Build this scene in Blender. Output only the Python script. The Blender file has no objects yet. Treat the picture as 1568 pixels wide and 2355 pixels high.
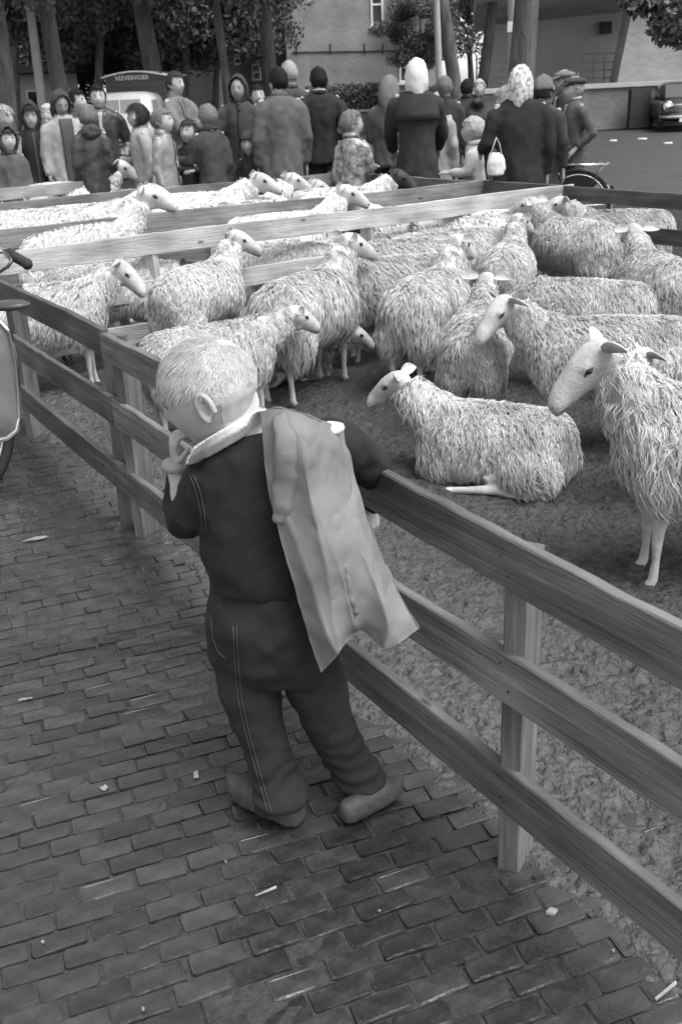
import bpy, bmesh, math, random
import numpy as np
from mathutils import Vector, Matrix
random.seed(7); RNG = np.random.default_rng(7)
SC = bpy.context.scene; COL = SC.collection
# ------------------------------------------------------------------ camera
CAM_H = 1.6; FPX = 2290.0; CXP, CYP = 784.0, 1177.5      # photo measured on a 1568 x 2355 grid
TILT = math.atan((CYP-200)/FPX); ROLL = 0.045
Fw = np.array([0, math.cos(TILT), -math.sin(TILT)]); U0 = np.array([0, math.sin(TILT), math.cos(TILT)]); R0 = np.array([1., 0, 0])
Rt = R0*math.cos(ROLL)-U0*math.sin(ROLL); Up = U0*math.cos(ROLL)+R0*math.sin(ROLL)
CP = np.array([0, 0, CAM_H])
def ray(x, y): return Fw*FPX+Rt*(x-CXP)-Up*(y-CYP)
def G(x, y, z=0.0):            # photo point standing at height z
    d = ray(x, y); return CP+d*((z-CAM_H)/d[2])
def PY(x, y, Y):               # photo point at distance Y from the camera
    d = ray(x, y); return CP+d*(Y/d[1])
cam = bpy.data.cameras.new('camera'); camo = bpy.data.objects.new('camera', cam); COL.objects.link(camo)
cam.sensor_fit = 'VERTICAL'; cam.sensor_height = 36; cam.lens = 36*FPX/2355; cam.clip_end = 1500; cam.clip_start = 0.05
camo.matrix_world = Matrix(((Rt[0], Up[0], -Fw[0], 0), (Rt[1], Up[1], -Fw[1], 0), (Rt[2], Up[2], -Fw[2], CAM_H), (0, 0, 0, 1)))
SC.camera = camo
SC.render.resolution_x = 681; SC.render.resolution_y = 1024
cam.dof.use_dof = True; cam.dof.focus_distance = 3.0; cam.dof.aperture_fstop = 8
# ------------------------------------------------------------------ sky, sun, exposure (overcast, black-and-white film)
SUN_EL, SUN_AZ = math.radians(62), math.radians(128)      # azimuth from +Y towards +X
w = bpy.data.worlds.new('World'); SC.world = w; w.use_nodes = True
nt = w.node_tree; nt.nodes.clear()
sky = nt.nodes.new('ShaderNodeTexSky'); sky.sky_type = 'NISHITA'; sky.sun_disc = False
sky.sun_elevation = SUN_EL; sky.sun_rotation = SUN_AZ; sky.air_density = 1.0; sky.dust_density = 1.5; sky.altitude = 0
bw = nt.nodes.new('ShaderNodeRGBToBW'); bg = nt.nodes.new('ShaderNodeBackground'); bg.inputs[1].default_value = 0.125
wo = nt.nodes.new('ShaderNodeOutputWorld')
nt.links.new(sky.outputs[0], bw.inputs[0]); nt.links.new(bw.outputs[0], bg.inputs[0]); nt.links.new(bg.outputs[0], wo.inputs[0])
sl = bpy.data.lights.new('sun', 'SUN'); sl.energy = 1.5; sl.angle = math.radians(40); sl.color = (1, 1, 1)
so = bpy.data.objects.new('sun', sl); COL.objects.link(so)
sd = Vector((math.sin(SUN_AZ)*math.cos(SUN_EL), math.cos(SUN_AZ)*math.cos(SUN_EL), math.sin(SUN_EL)))
so.rotation_euler = (-sd).to_track_quat('-Z', 'Y').to_euler(); so.location = (4, 4, 30)
vs = SC.view_settings; vs.view_transform = 'Standard'; vs.look = 'None'; vs.gamma = 1; vs.use_curve_mapping = False; vs.exposure = 1.65
SC.render.engine = 'CYCLES'
# ------------------------------------------------------------------ helpers
TMP = bpy.data.scenes.new('scratch')
def unit(v): v = np.asarray(v, float); return v/(np.linalg.norm(v)+1e-12)
def nrmv(a): return a/(np.linalg.norm(a, axis=1, keepdims=True)+1e-9)
def hash3(I):
    I = I.astype(np.int64); h = (I[..., 0]*374761393+I[..., 1]*668265263+I[..., 2]*2147483647) & 0x7fffffff
    h = ((h ^ (h >> 13))*1274126177) & 0x7fffffff
    return ((h ^ (h >> 16)) & 0xffff)/65535.0
def vnoise(P):
    P = np.asarray(P, float); I = np.floor(P); f = P-I; f = f*f*(3-2*f); r = 0
    for dx in (0, 1):
        for dy in (0, 1):
            for dz in (0, 1):
                wgt = (f[..., 0] if dx else 1-f[..., 0])*(f[..., 1] if dy else 1-f[..., 1])*(f[..., 2] if dz else 1-f[..., 2])
                r = r+wgt*hash3(I+np.array([dx, dy, dz]))
    return r*2-1
class MB:
    def __init__(s): s.v = []; s.f = []
    def add(s, V, F):
        o = len(s.v); s.v += [tuple(map(float, p)) for p in V]; s.f += [tuple(int(i)+o for i in q) for q in F]; return s
    def box(s, c, d, R=None):
        c = np.array(c, float); h = np.array(d, float)/2
        V = np.array([[x, y, z] for x in (-1, 1) for y in (-1, 1) for z in (-1, 1)])*h
        if R is not None: V = V@np.array(R).T
        return s.add(V+c, [(0, 1, 3, 2), (4, 6, 7, 5), (0, 4, 5, 1), (2, 3, 7, 6), (0, 2, 6, 4), (1, 5, 7, 3)])
    def loft(s, rings, cap=True, closed=True):
        n = len(rings[0]); V = np.concatenate([np.asarray(r, float) for r in rings]); F = []
        m = n if closed else n-1
        for i in range(len(rings)-1):
            for j in range(m): F.append((i*n+j, i*n+(j+1) % n, (i+1)*n+(j+1) % n, (i+1)*n+j))
        if cap and closed: F += [tuple(range(n))[::-1], tuple((len(rings)-1)*n+j for j in range(n))]
        return s.add(V, F)
    def tube(s, pts, rad, n=10, ref=(0, 0, 1), cap=True):
        P = np.asarray(pts, float); T = np.gradient(P, axis=0); rings = []
        sd_ = None
        for i in range(len(P)):
            t = unit(T[i]); r = rad[i] if hasattr(rad, '__len__') else rad
            a, b = r if hasattr(r, '__len__') else (r, r)
            if sd_ is None:
                q = np.array(ref, float)
                if abs(t@q) > .95: q = np.array([1., 0, 0]) if abs(t[0]) < .9 else np.array([0, 1., 0])
                sd_ = unit(np.cross(q, t))
            sd_ = unit(sd_-t*(sd_@t)); u = np.cross(t, sd_)
            rings.append([P[i]+sd_*a*math.cos(k*2*math.pi/n)+u*b*math.sin(k*2*math.pi/n) for k in range(n)])
        return s.loft(rings, cap)
    def ball(s, c, r, n=16, m=10, R=None):
        c = np.array(c, float); r = np.array(r if hasattr(r, '__len__') else (r,)*3, float); V = []; F = []
        for i in range(m+1):
            th = math.pi*i/m
            for j in range(n):
                ph = 2*math.pi*j/n; V.append((math.sin(th)*math.cos(ph), math.sin(th)*math.sin(ph), math.cos(th)))
        for i in range(m):
            for j in range(n): F.append((i*n+j, (i+1)*n+j, (i+1)*n+(j+1) % n, i*n+(j+1) % n))
        V = np.array(V)*r
        if R is not None: V = V@np.array(R).T
        return s.add(V+c, F)
    def mesh(s, name='m', smooth=False):
        me = bpy.data.meshes.new(name); me.from_pydata(s.v, [], s.f)
        bm = bmesh.new(); bm.from_mesh(me); bmesh.ops.recalc_face_normals(bm, faces=bm.faces); bm.to_mesh(me); bm.free()
        if smooth: me.polygons.foreach_set('use_smooth', [True]*len(me.polygons))
        return me
def npmesh(V, quads=None, tris=None, smooth=True, name='m'):
    me = bpy.data.meshes.new(name); V = np.asarray(V, np.float32); me.vertices.add(len(V)); me.vertices.foreach_set('co', V.ravel())
    q = np.asarray(quads if quads is not None else np.zeros((0, 4)), np.int32); t = np.asarray(tris if tris is not None else np.zeros((0, 3)), np.int32)
    me.loops.add(q.size+t.size); me.loops.foreach_set('vertex_index', np.concatenate([q.ravel(), t.ravel()]))
    me.polygons.add(len(q)+len(t))
    st = np.concatenate([np.arange(len(q))*4, q.size+np.arange(len(t))*3]); me.polygons.foreach_set('loop_start', st.astype(np.int32))
    me.polygons.foreach_set('use_smooth', np.full(len(q)+len(t), smooth)); me.update(calc_edges=True); me.validate(); return me
def arrays(me):
    V = np.empty(len(me.vertices)*3, np.float32); me.vertices.foreach_get('co', V); N = np.empty_like(V); me.vertices.foreach_get('normal', N)
    return V.reshape(-1, 3).astype(float), N.reshape(-1, 3).astype(float)
def setv(me, V): me.vertices.foreach_set('co', np.asarray(V, np.float32).ravel()); me.update()
def remesh(mb, vox, it=3, fac=.5, subsurf=0):
    me = mb if isinstance(mb, bpy.types.Mesh) else mb.mesh('t'); o = bpy.data.objects.new('t', me); TMP.collection.objects.link(o)
    m = o.modifiers.new('r', 'REMESH'); m.mode = 'VOXEL'; m.voxel_size = vox; m.use_smooth_shade = True
    if it: k = o.modifiers.new('s', 'SMOOTH'); k.factor = fac; k.iterations = it
    TMP.view_layers[0].update(); dg = TMP.view_layers[0].depsgraph; dg.update()
    r = bpy.data.meshes.new_from_object(o.evaluated_get(dg), depsgraph=dg)
    bpy.data.objects.remove(o); bpy.data.meshes.remove(me)
    r.polygons.foreach_set('use_smooth', [True]*len(r.polygons)); return r
def obj(name, me, m=None, parent=None, smooth=False):
    if isinstance(me, MB): me = me.mesh(name, smooth)
    o = bpy.data.objects.new(name, me); COL.objects.link(o)
    if m is not None and not me.materials: me.materials.append(m)
    if parent is not None: o.parent = parent
    return o
def tag(o, label=None, cat=None, group=None, kind=None):
    if label: o['label'] = label
    if cat: o['category'] = cat
    if group: o['group'] = group
    if kind: o['kind'] = kind
    return o
def thing(name, label, cat, loc=(0, 0, 0), rz=0, group=None):
    o = bpy.data.objects.new(name, None); COL.objects.link(o); o.location = [float(q) for q in loc]; o.rotation_euler = (0, 0, rz); o.empty_display_size = .1
    return tag(o, label, cat, group)
def bevel(me, w=.004, seg=1):
    bm = bmesh.new(); bm.from_mesh(me); bmesh.ops.bevel(bm, geom=bm.edges[:], offset=w, segments=seg, profile=.6, affect='EDGES'); bm.to_mesh(me); bm.free(); return me
# ------------------------------------------------------------------ materials (all neutral greys: the film is black and white)
MATS = {}
def mat(name, v, rough=.8, var=.2, sc=6, bump=0, bsc=40, stretch=(1, 1, 1), spec=.4, rand=0, v2=None, metal=0, coat=0, bdist=.01, rvar=0, trans=0):
    if name in MATS: return MATS[name]
    m = bpy.data.materials.new(name); m.use_nodes = True; n = m.node_tree.nodes; L = m.node_tree.links; b = n['Principled BSDF']
    tc = n.new('ShaderNodeTexCoord'); mp = n.new('ShaderNodeMapping'); mp.inputs['Scale'].default_value = stretch
    L.new(tc.outputs['Object'], mp.inputs['Vector'])
    nz = n.new('ShaderNodeTexNoise'); nz.inputs['Scale'].default_value = sc; nz.inputs['Detail'].default_value = 6; nz.inputs['Roughness'].default_value = .6
    L.new(mp.outputs[0], nz.inputs['Vector'])
    mr = n.new('ShaderNodeMapRange'); mr.inputs[1].default_value = .3; mr.inputs[2].default_value = .7
    mr.inputs[3].default_value = v*(1-var); mr.inputs[4].default_value = (v2 if v2 is not None else v*(1+var))
    L.new(nz.outputs[0], mr.inputs[0]); out = mr.outputs[0]
    if rand:
        oi = n.new('ShaderNodeObjectInfo'); r2 = n.new('ShaderNodeMapRange'); r2.inputs[3].default_value = 1-rand; r2.inputs[4].default_value = 1+rand
        L.new(oi.outputs['Random'], r2.inputs[0]); mu = n.new('ShaderNodeMath'); mu.operation = 'MULTIPLY'; L.new(out, mu.inputs[0]); L.new(r2.outputs[0], mu.inputs[1]); out = mu.outputs[0]
    L.new(out, b.inputs['Base Color']); b.inputs['Roughness'].default_value = rough; b.inputs['Specular IOR Level'].default_value = spec; b.inputs['Metallic'].default_value = metal
    if rvar:
        r3 = n.new('ShaderNodeMapRange'); r3.inputs[1].default_value = .35; r3.inputs[2].default_value = .65; r3.inputs[3].default_value = rough-rvar; r3.inputs[4].default_value = rough+rvar
        n3 = n.new('ShaderNodeTexNoise'); n3.inputs['Scale'].default_value = sc*2.3; n3.inputs['Detail'].default_value = 4; L.new(mp.outputs[0], n3.inputs['Vector']); L.new(n3.outputs[0], r3.inputs[0]); L.new(r3.outputs[0], b.inputs['Roughness'])
    if coat: b.inputs['Coat Weight'].default_value = coat; b.inputs['Coat Roughness'].default_value = .1
    if trans: b.inputs['Transmission Weight'].default_value = trans
    if bump:
        n2 = n.new('ShaderNodeTexNoise'); n2.inputs['Scale'].default_value = bsc; n2.inputs['Detail'].default_value = 5; L.new(mp.outputs[0], n2.inputs['Vector'])
        bp = n.new('ShaderNodeBump'); bp.inputs['Strength'].default_value = bump; bp.inputs['Distance'].default_value = bdist; L.new(n2.outputs[0], bp.inputs['Height']); L.new(bp.outputs[0], b.inputs['Normal'])
    MATS[name] = m; return m
# ================================================================== ground, paving, pen floor
FO = np.array([-.821, 3.612]); FD = unit([1.129, -1.895]); FN = np.array([-FD[1], FD[0]])      # front fence: foot, run, side of the pen
def UV(u, v, z=0.0): p = FO+FD*u+FN*v; return np.array([p[0], p[1], z])
def uv_of(p): q = np.array(p[:2])-FO; return q@FD, q@FN
def proj(p):
    v = np.array(p)-CP; k = FPX/(v@Fw); return CXP+(v@Rt)*k, CYP-(v@Up)*k
def ground_material():
    m = mat('square_paving', .042, .62, .3, 1.3, .35, 22, rvar=.12)
    n = m.node_tree.nodes; L = m.node_tree.links; b = n['Principled BSDF']
    tc = n.new('ShaderNodeTexCoord'); bk = n.new('ShaderNodeTexBrick'); bk.inputs['Scale'].default_value = 4; bk.inputs['Mortar Size'].default_value = .03
    for i, c in ((1, .05), (2, .034), (3, .018)): bk.inputs[i].default_value = (c, c, c, 1)
    mp = n.new('ShaderNodeMapping'); mp.inputs['Rotation'].default_value = (0, 0, .35); L.new(tc.outputs['Object'], mp.inputs[0]); L.new(mp.outputs[0], bk.inputs['Vector'])
    src = b.inputs['Base Color'].links[0].from_socket; mx = n.new('ShaderNodeMixRGB'); mx.inputs[0].default_value = .55
    L.new(src, mx.inputs[1]); L.new(bk.outputs[0], mx.inputs[2]); L.new(mx.outputs[0], b.inputs['Base Color']); return m
g = MB(); N = 40
xs = np.concatenate([-np.geomspace(700, 3, 14), [0], np.geomspace(3, 700, 14)]); ys = np.concatenate([[-60, -10, -2], np.geomspace(2, 900, 18)])
V = [(x, y, -.03) for y in ys for x in xs]; nx = len(xs)
g.add(V, [(j*nx+i, j*nx+i+1, (j+1)*nx+i+1, (j+1)*nx+i) for j in range(len(ys)-1) for i in range(nx-1)])
tag(obj('ground', g, ground_material()), 'wet paved market square stretching back to the buildings', 'ground', kind='structure')
# pen floor: trodden mud and droppings over the paving
def mud_material():
    m = mat('mud', .05, .75, .45, 36, 1.0, 34, spec=.3, bdist=.05, rvar=.15)
    n = m.node_tree.nodes; L = m.node_tree.links; b = n['Principled BSDF']
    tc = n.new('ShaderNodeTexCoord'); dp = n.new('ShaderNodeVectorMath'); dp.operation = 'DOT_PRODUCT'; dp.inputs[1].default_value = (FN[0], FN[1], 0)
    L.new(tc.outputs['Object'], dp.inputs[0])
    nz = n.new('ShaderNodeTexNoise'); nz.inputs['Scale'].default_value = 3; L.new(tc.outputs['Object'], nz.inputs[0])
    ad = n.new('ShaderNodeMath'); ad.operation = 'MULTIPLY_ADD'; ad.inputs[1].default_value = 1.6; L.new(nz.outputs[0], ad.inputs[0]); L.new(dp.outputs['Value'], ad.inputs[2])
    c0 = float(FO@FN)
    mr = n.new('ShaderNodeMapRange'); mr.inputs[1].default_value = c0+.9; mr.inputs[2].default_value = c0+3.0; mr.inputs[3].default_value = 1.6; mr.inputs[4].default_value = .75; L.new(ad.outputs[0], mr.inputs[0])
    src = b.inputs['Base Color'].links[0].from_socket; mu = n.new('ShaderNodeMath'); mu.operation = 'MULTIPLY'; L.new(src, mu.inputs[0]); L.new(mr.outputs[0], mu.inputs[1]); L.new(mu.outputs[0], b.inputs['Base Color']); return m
def mud_h(P, v):
    z = np.zeros(len(P)); P3 = np.c_[P, z]
    h = vnoise(P3*5+3)*.006+vnoise(P3*14)*.004+vnoise(P3*26+9)*.008+np.maximum(vnoise(P3*40+5)-.2, 0)*.030-np.maximum(vnoise(P3*22+15)-.3, 0)*.03+vnoise(P3*80)*.003
    return h-.007+np.clip((v-.05)/.16, 0, 1)*.017+np.clip(v/1.2, 0, 1)*.004-np.clip((.07-v)/.10, 0, 1)*.03
def mud_patch(u0, u1, v0, v1, st, name):
    us = np.arange(u0, u1+st/2, st); vv = np.arange(v0, v1+st/2, st); U_, V_ = np.meshgrid(us, vv)
    P = FO+U_.reshape(-1, 1)*FD+V_.reshape(-1, 1)*FN; z = mud_h(P, V_.ravel()); n = len(us); m = len(vv)
    I = (np.arange(m-1)[:, None]*n+np.arange(n-1)[None]).ravel()
    return np.c_[P, z], np.stack([I, I+1, I+n+1, I+n], 1)
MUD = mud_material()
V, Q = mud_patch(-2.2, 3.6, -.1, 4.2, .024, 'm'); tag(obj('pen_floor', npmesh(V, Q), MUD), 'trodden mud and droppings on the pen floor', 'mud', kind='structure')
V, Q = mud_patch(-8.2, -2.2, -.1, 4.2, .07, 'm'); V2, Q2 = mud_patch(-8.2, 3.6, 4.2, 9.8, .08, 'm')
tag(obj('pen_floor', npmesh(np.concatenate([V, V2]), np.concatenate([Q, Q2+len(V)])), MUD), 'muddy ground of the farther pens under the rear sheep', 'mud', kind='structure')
# brick paving
bx_ = np.arange(-3.0, 1.8, .024); by_ = np.arange(.75, 5.2, .024); X_, Y_ = np.meshgrid(bx_, by_); P_ = np.c_[X_.ravel(), Y_.ravel(), np.zeros(X_.size)]
I_ = (np.arange(len(by_)-1)[:, None]*len(bx_)+np.arange(len(bx_)-1)[None]).ravel(); bn = len(bx_)
P_[:, 2] = -.0055+vnoise(P_*9)*.003+vnoise(P_*60)*.003+np.maximum(vnoise(P_*3.1+4)-.35, 0)*.004
bed = npmesh(P_, np.stack([I_, I_+1, I_+bn+1, I_+bn], 1))
pave = tag(obj('brick_pavement', bed, mat('joint_sand', .03, .8, .5, 60, .6, 120)), 'wet small-brick pavement in front of the wooden fence', 'pavement', kind='structure')
def brick_mesh(k):
    r = random.Random(k); L_, W_, c = .1155/2, .0556/2, .005; rings = []
    base = [(L_, W_-c), (L_-c, W_), (-L_+c, W_), (-L_, W_-c), (-L_, -W_+c), (-L_+c, -W_), (L_-c, -W_), (L_, -W_+c)]
    j = [(r.uniform(-.003, .003), r.uniform(-.0026, .0022)) for _ in base]
    for z, ins in ((-.03, 0), (-.0009, .0002), (0, .006)):
        rings.append([(x+a-math.copysign(ins, x), y+b-math.copysign(ins, y), z+(r.uniform(-.0008, .0008) if z > -.02 else 0)) for (x, y), (a, b) in zip(base, j)])
    return MB().loft(rings).mesh('brick')
def brick_mat(nm, v):
    return mat(nm, v, .27, .45, 14, .42, 80, spec=.72, rand=.38, rvar=.10, bdist=.004)
BM = [brick_mesh(k) for k in range(9)]
for m_ in BM: m_.materials.append(brick_mat('wet_brick', .027))
BA = math.radians(20); e1 = np.array([math.cos(BA), math.sin(BA)]); e2 = np.array([-math.sin(BA), math.cos(BA)]); cand = []
for i in range(-10, 150):
    off = random.random()*.02+(.06 if i % 2 else 0)+random.uniform(-.012, .012); a = -40*.12
    for j in range(-40, 40):
        q = e2*(i*.0578)+e1*(j*.1198+off+random.uniform(-.002, .002)); x, y = q
        if y < .75 or y > 8.5: continue
        u, v = uv_of(q)
        if v > 1.2 or u > 4: continue
        sx, sy = proj((x, y, 0))
        if sx < -350 or sx > 1950 or sy > 2800: continue
        cand.append((q, v, -250 < sx < 1700 and sy < 2480 and v < .04, math.hypot(x, y)))
cand.sort(key=lambda c: (not c[2], c[3])); VV = []; QQ = []; TT = []; nv = 0
for k, (q, v, vis, dist) in enumerate(cand):
    rz = BA+random.gauss(0, .019)+(math.pi if random.random() < .5 else 0); z = random.gauss(-.0005, .0017); tx, ty = random.gauss(0, .014), random.gauss(0, .014)
    if k < 300:
        o = bpy.data.objects.new('brick', BM[k % 9]); COL.objects.link(o); o.parent = pave; o.location = (q[0], q[1], z); o.rotation_euler = (tx, ty, rz)
        o.scale = (random.uniform(.93, 1.02), random.uniform(.90, 1.03), 1)
    else:
        me = BM[k % 9]
        if k < 309: arrs = globals().setdefault('BARR', {}); arrs[k % 9] = (arrays(me)[0], [tuple(p.vertices) for p in me.polygons])
        A, Fs = BARR[k % 9]; M = Matrix.Rotation(rz, 3, 'Z')@Matrix.Rotation(ty, 3, 'Y')@Matrix.Rotation(tx, 3, 'X')
        VV.append(A@np.array(M).T+np.array([q[0], q[1], z])); 
        QQ += [tuple(a+nv for a in f) for f in Fs if f]; nv += len(A)
rest = bpy.data.meshes.new('bricks'); rest.from_pydata(np.concatenate(VV).tolist(), [], QQ)
def scatter_brick_mat():
    m = brick_mat('wet_brick_far', .027); return m
tag(obj('paving_bricks', rest, scatter_brick_mat(), pave), 'farther small bricks of the pavement', kind='stuff')
print('bricks', len(cand))
# ================================================================== fences
def wood(nm, v, var=.3, rough=.75):
    m = mat(nm, v, rough, var, 7, .8, 26, stretch=(.35, 7, 7), spec=.35, rand=.15, bdist=.006); n = m.node_tree.nodes; L = m.node_tree.links; b = n['Principled BSDF']; tc = n.new('ShaderNodeTexCoord'); oi = n.new('ShaderNodeObjectInfo')
    mp = n.new('ShaderNodeMapping'); mp.inputs['Scale'].default_value = (1, 3.0, 2.4); L.new(tc.outputs['Object'], mp.inputs[0]); sc_ = n.new('ShaderNodeVectorMath'); sc_.operation = 'ADD'; ml = n.new('ShaderNodeMath'); ml.operation = 'MULTIPLY'; ml.inputs[1].default_value = 37; L.new(oi.outputs['Random'], ml.inputs[0]); L.new(mp.outputs[0], sc_.inputs[0]); L.new(ml.outputs[0], sc_.inputs[1])
    vo = n.new('ShaderNodeTexVoronoi'); vo.inputs['Scale'].default_value = 3.2; L.new(sc_.outputs[0], vo.inputs['Vector']); kr = n.new('ShaderNodeMapRange'); kr.inputs[1].default_value = .05; kr.inputs[2].default_value = .10; kr.inputs[3].default_value = .35; kr.inputs[4].default_value = 1; L.new(vo.outputs['Distance'], kr.inputs[0])
    dn_ = n.new('ShaderNodeTexNoise'); dn_.inputs['Scale'].default_value = 2.6; dn_.inputs['Detail'].default_value = 5; L.new(sc_.outputs[0], dn_.inputs['Vector']); dr = n.new('ShaderNodeMapRange'); dr.inputs[1].default_value = .35; dr.inputs[2].default_value = .65; dr.inputs[3].default_value = .6; dr.inputs[4].default_value = 1.25; L.new(dn_.outputs[0], dr.inputs[0])
    src = b.inputs['Base Color'].links[0].from_socket; m1 = n.new('ShaderNodeMath'); m1.operation = 'MULTIPLY'; L.new(src, m1.inputs[0]); L.new(kr.outputs[0], m1.inputs[1]); m2 = n.new('ShaderNodeMath'); m2.operation = 'MULTIPLY'; L.new(m1.outputs[0], m2.inputs[0]); L.new(dr.outputs[0], m2.inputs[1]); L.new(m2.outputs[0], b.inputs['Base Color']); return m
W_FRONT = wood('weathered_wood', .12, .45); W_PALE = wood('pale_new_wood', .31, .24); W_MID = wood('grey_wood', .15, .35); W_DARK = wood('dark_wet_wood', .08, .4)
def plank(parent, A, B, hz, th, m, name='rail', seed=0):
    A = np.array(A, float); B = np.array(B, float); Ln = np.linalg.norm(B-A); t = (B-A)/Ln; r = random.Random(seed)
    n = max(4, int(Ln/.07)); rings = []; ph = r.random()*6; ch = .003
    for i in range(n+1):
        x = -Ln/2+Ln*i/n; dz = .006*math.sin(2.3*x+ph)+r.uniform(-.0016, .0016); dy = .003*math.sin(2*x+ph*2); a, b = th/2, hz/2+r.uniform(-.0022, .0012)
        rings.append([(x, dy+p, dz+q) for p, q in ((-a, -b+ch), (-a, b-ch), (-a+ch, b), (a-ch, b), (a, b-ch), (a, -b+ch), (a-ch, -b), (-a+ch, -b))])
    o = obj(name, MB().loft(rings), m, parent); o.location = Vector(((A+B)/2).tolist())-parent.location
    y = unit(np.cross((0, 0, 1), t)); z = np.cross(t, y); o.rotation_euler = Matrix(np.stack([t, y, z], 1).tolist()).to_euler(); return o
def post(parent, p, w_, d_, z0, z1, m, ang, lean=(0, 0), name='post'):
    A = np.array([p[0], p[1], z0]); B = np.array([p[0]+lean[0], p[1]+lean[1], z1]); mb = MB(); ch = .004; rings = []
    for k in range(5):
        z = z0+(z1-z0)*k/4-(z0+z1)/2; a, b = d_/2, w_/2
        rings.append([(z, p_, q) for p_, q in ((-a, -b+ch), (-a, b-ch), (-a+ch, b), (a-ch, b), (a, b-ch), (a, -b+ch), (a-ch, -b), (-a+ch, -b))])
    o = obj(name, mb.loft(rings), m, parent); t = unit(B-A); o.location = Vector(((A+B)/2).tolist())-parent.location
    x = np.array([math.cos(ang), math.sin(ang), 0]); y = unit(np.cross(t, x)); x = np.cross(y, t)
    o.rotation_euler = Matrix(np.stack([t, y, x], 1).tolist()).to_euler(); return o
ZR = [(.692, .802), (.43, .545), (.158, .274)]
def hurdle(label, P0, P1, m, posts, front=1, zr=ZR, ph=.76, ext=.05, th=.026, pw=.092, pd=.05, nails=False, group='wooden hurdles of the sheep pens', pm=None, leans=None, name='fence_hurdle'):
    P0 = np.array(P0[:2], float); P1 = np.array(P1[:2], float); d = unit(P1-P0); nrm = np.array([-d[1], d[0]])*front
    mid = (P0+P1)/2; h = thing(name, label, 'fence', (mid[0], mid[1], 0), 0, group); ang = math.atan2(d[1], d[0])
    for k, (a, b) in enumerate(zr):
        jz = random.uniform(-.008, .008); A = np.r_[P0-d*ext*random.uniform(.5, 1), (a+b)/2+jz]; B = np.r_[P1+d*ext, (a+b)/2-jz*.5]
        plank(h, A, B, b-a, th, m, seed=hash(label) % 999 if 0 else k*7+len(label))
    L_ = np.linalg.norm(P1-P0)
    for i, s_ in enumerate(posts):
        p = P0+d*s_*L_+nrm*(th/2+pd/2+.002); post(h, p, pw, pd, -.01, ph, pm or m, ang, (leans or {}).get(i, (0, 0)))
        if nails:
            for a, b in zr:
                for dx, dz in ((random.uniform(-.03, .0), random.uniform(.01, .035)), (random.uniform(.005, .03), random.uniform(-.035, -.01))):
                    q = P0+d*(s_*L_+dx)-nrm*(th/2+.001); nb = MB(); c = np.r_[q, (a+b)/2+dz]
                    nb.tube([c-np.r_[mid, 0], c-np.r_[mid, 0]-np.r_[nrm, 0]*.002], .0032, 6); obj('nail', nb, mat('rusty_nail', .03, .6), h)
    return h
off = lambda u: UV(u, .013)
hurdle('grey wooden three-rail fence the boy leans over', off(-.07), off(3.5), W_FRONT, [0.02, 2.206/3.57+.02, .985], nails=True, ph=.755)
hurdle('dark three-rail fence behind the parked moped at the left edge', off(-2.95), off(-.125), W_DARK, [.03, .5, .985], nails=True, ph=.77, pm=W_FRONT, leans={2: (.03, -.02)})
hurdle('pale new plank fence between the nearest pen and the second pen', (-2.6, 5.45), (1.93, 8.32), W_PALE, [.03, .33, .64, .985], zr=[(.675, .805), (.40, .525), (.14, .26)])
hurdle('grey plank fence behind the second pen of sheep', (-2.9, 6.75), (1.36, 9.03), W_MID, [.03, .3, .55, .8, .99], zr=[(.665, .80), (.40, .52), (.14, .26)])
hurdle('grey plank fence of the third pen running to the far corner', (-3.6, 8.7), (.03, 10.6), W_MID, [.03, .35, .7, .985], zr=[(.675, .80), (.40, .52), (.14, .26)])
hurdle('pale plank fence with a free end beside the crowd of children', (-3.9, 9.9), (-.93, 12.1), W_PALE, [.03, .4, .93], zr=[(.69, .805), (.42, .53), (.14, .26)])
hurdle('rear plank fence in front of the light raincoat at the left', (-5.2, 11.2), (-1.15, 13.2), W_MID, [.03, .35, .68, .97], zr=[(.68, .80), (.42, .53), (.14, .26)])
hurdle('short plank fence closing the pen by the patterned-jacket boy', (.06, 10.62), (1.36, 9.06), W_MID, [.03, .5, .97], front=1)
hurdle('dark plank fence behind the dark striped coat and the bicycle', (1.385, 9.0), (2.62, 7.25), W_DARK, [.03, .4, .97], front=1)
hurdle('dark plank fence at the right edge behind the woolly backs', (2.64, 7.22), (4.0, 5.2), W_DARK, [.03, .5, .97], front=1)
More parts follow.
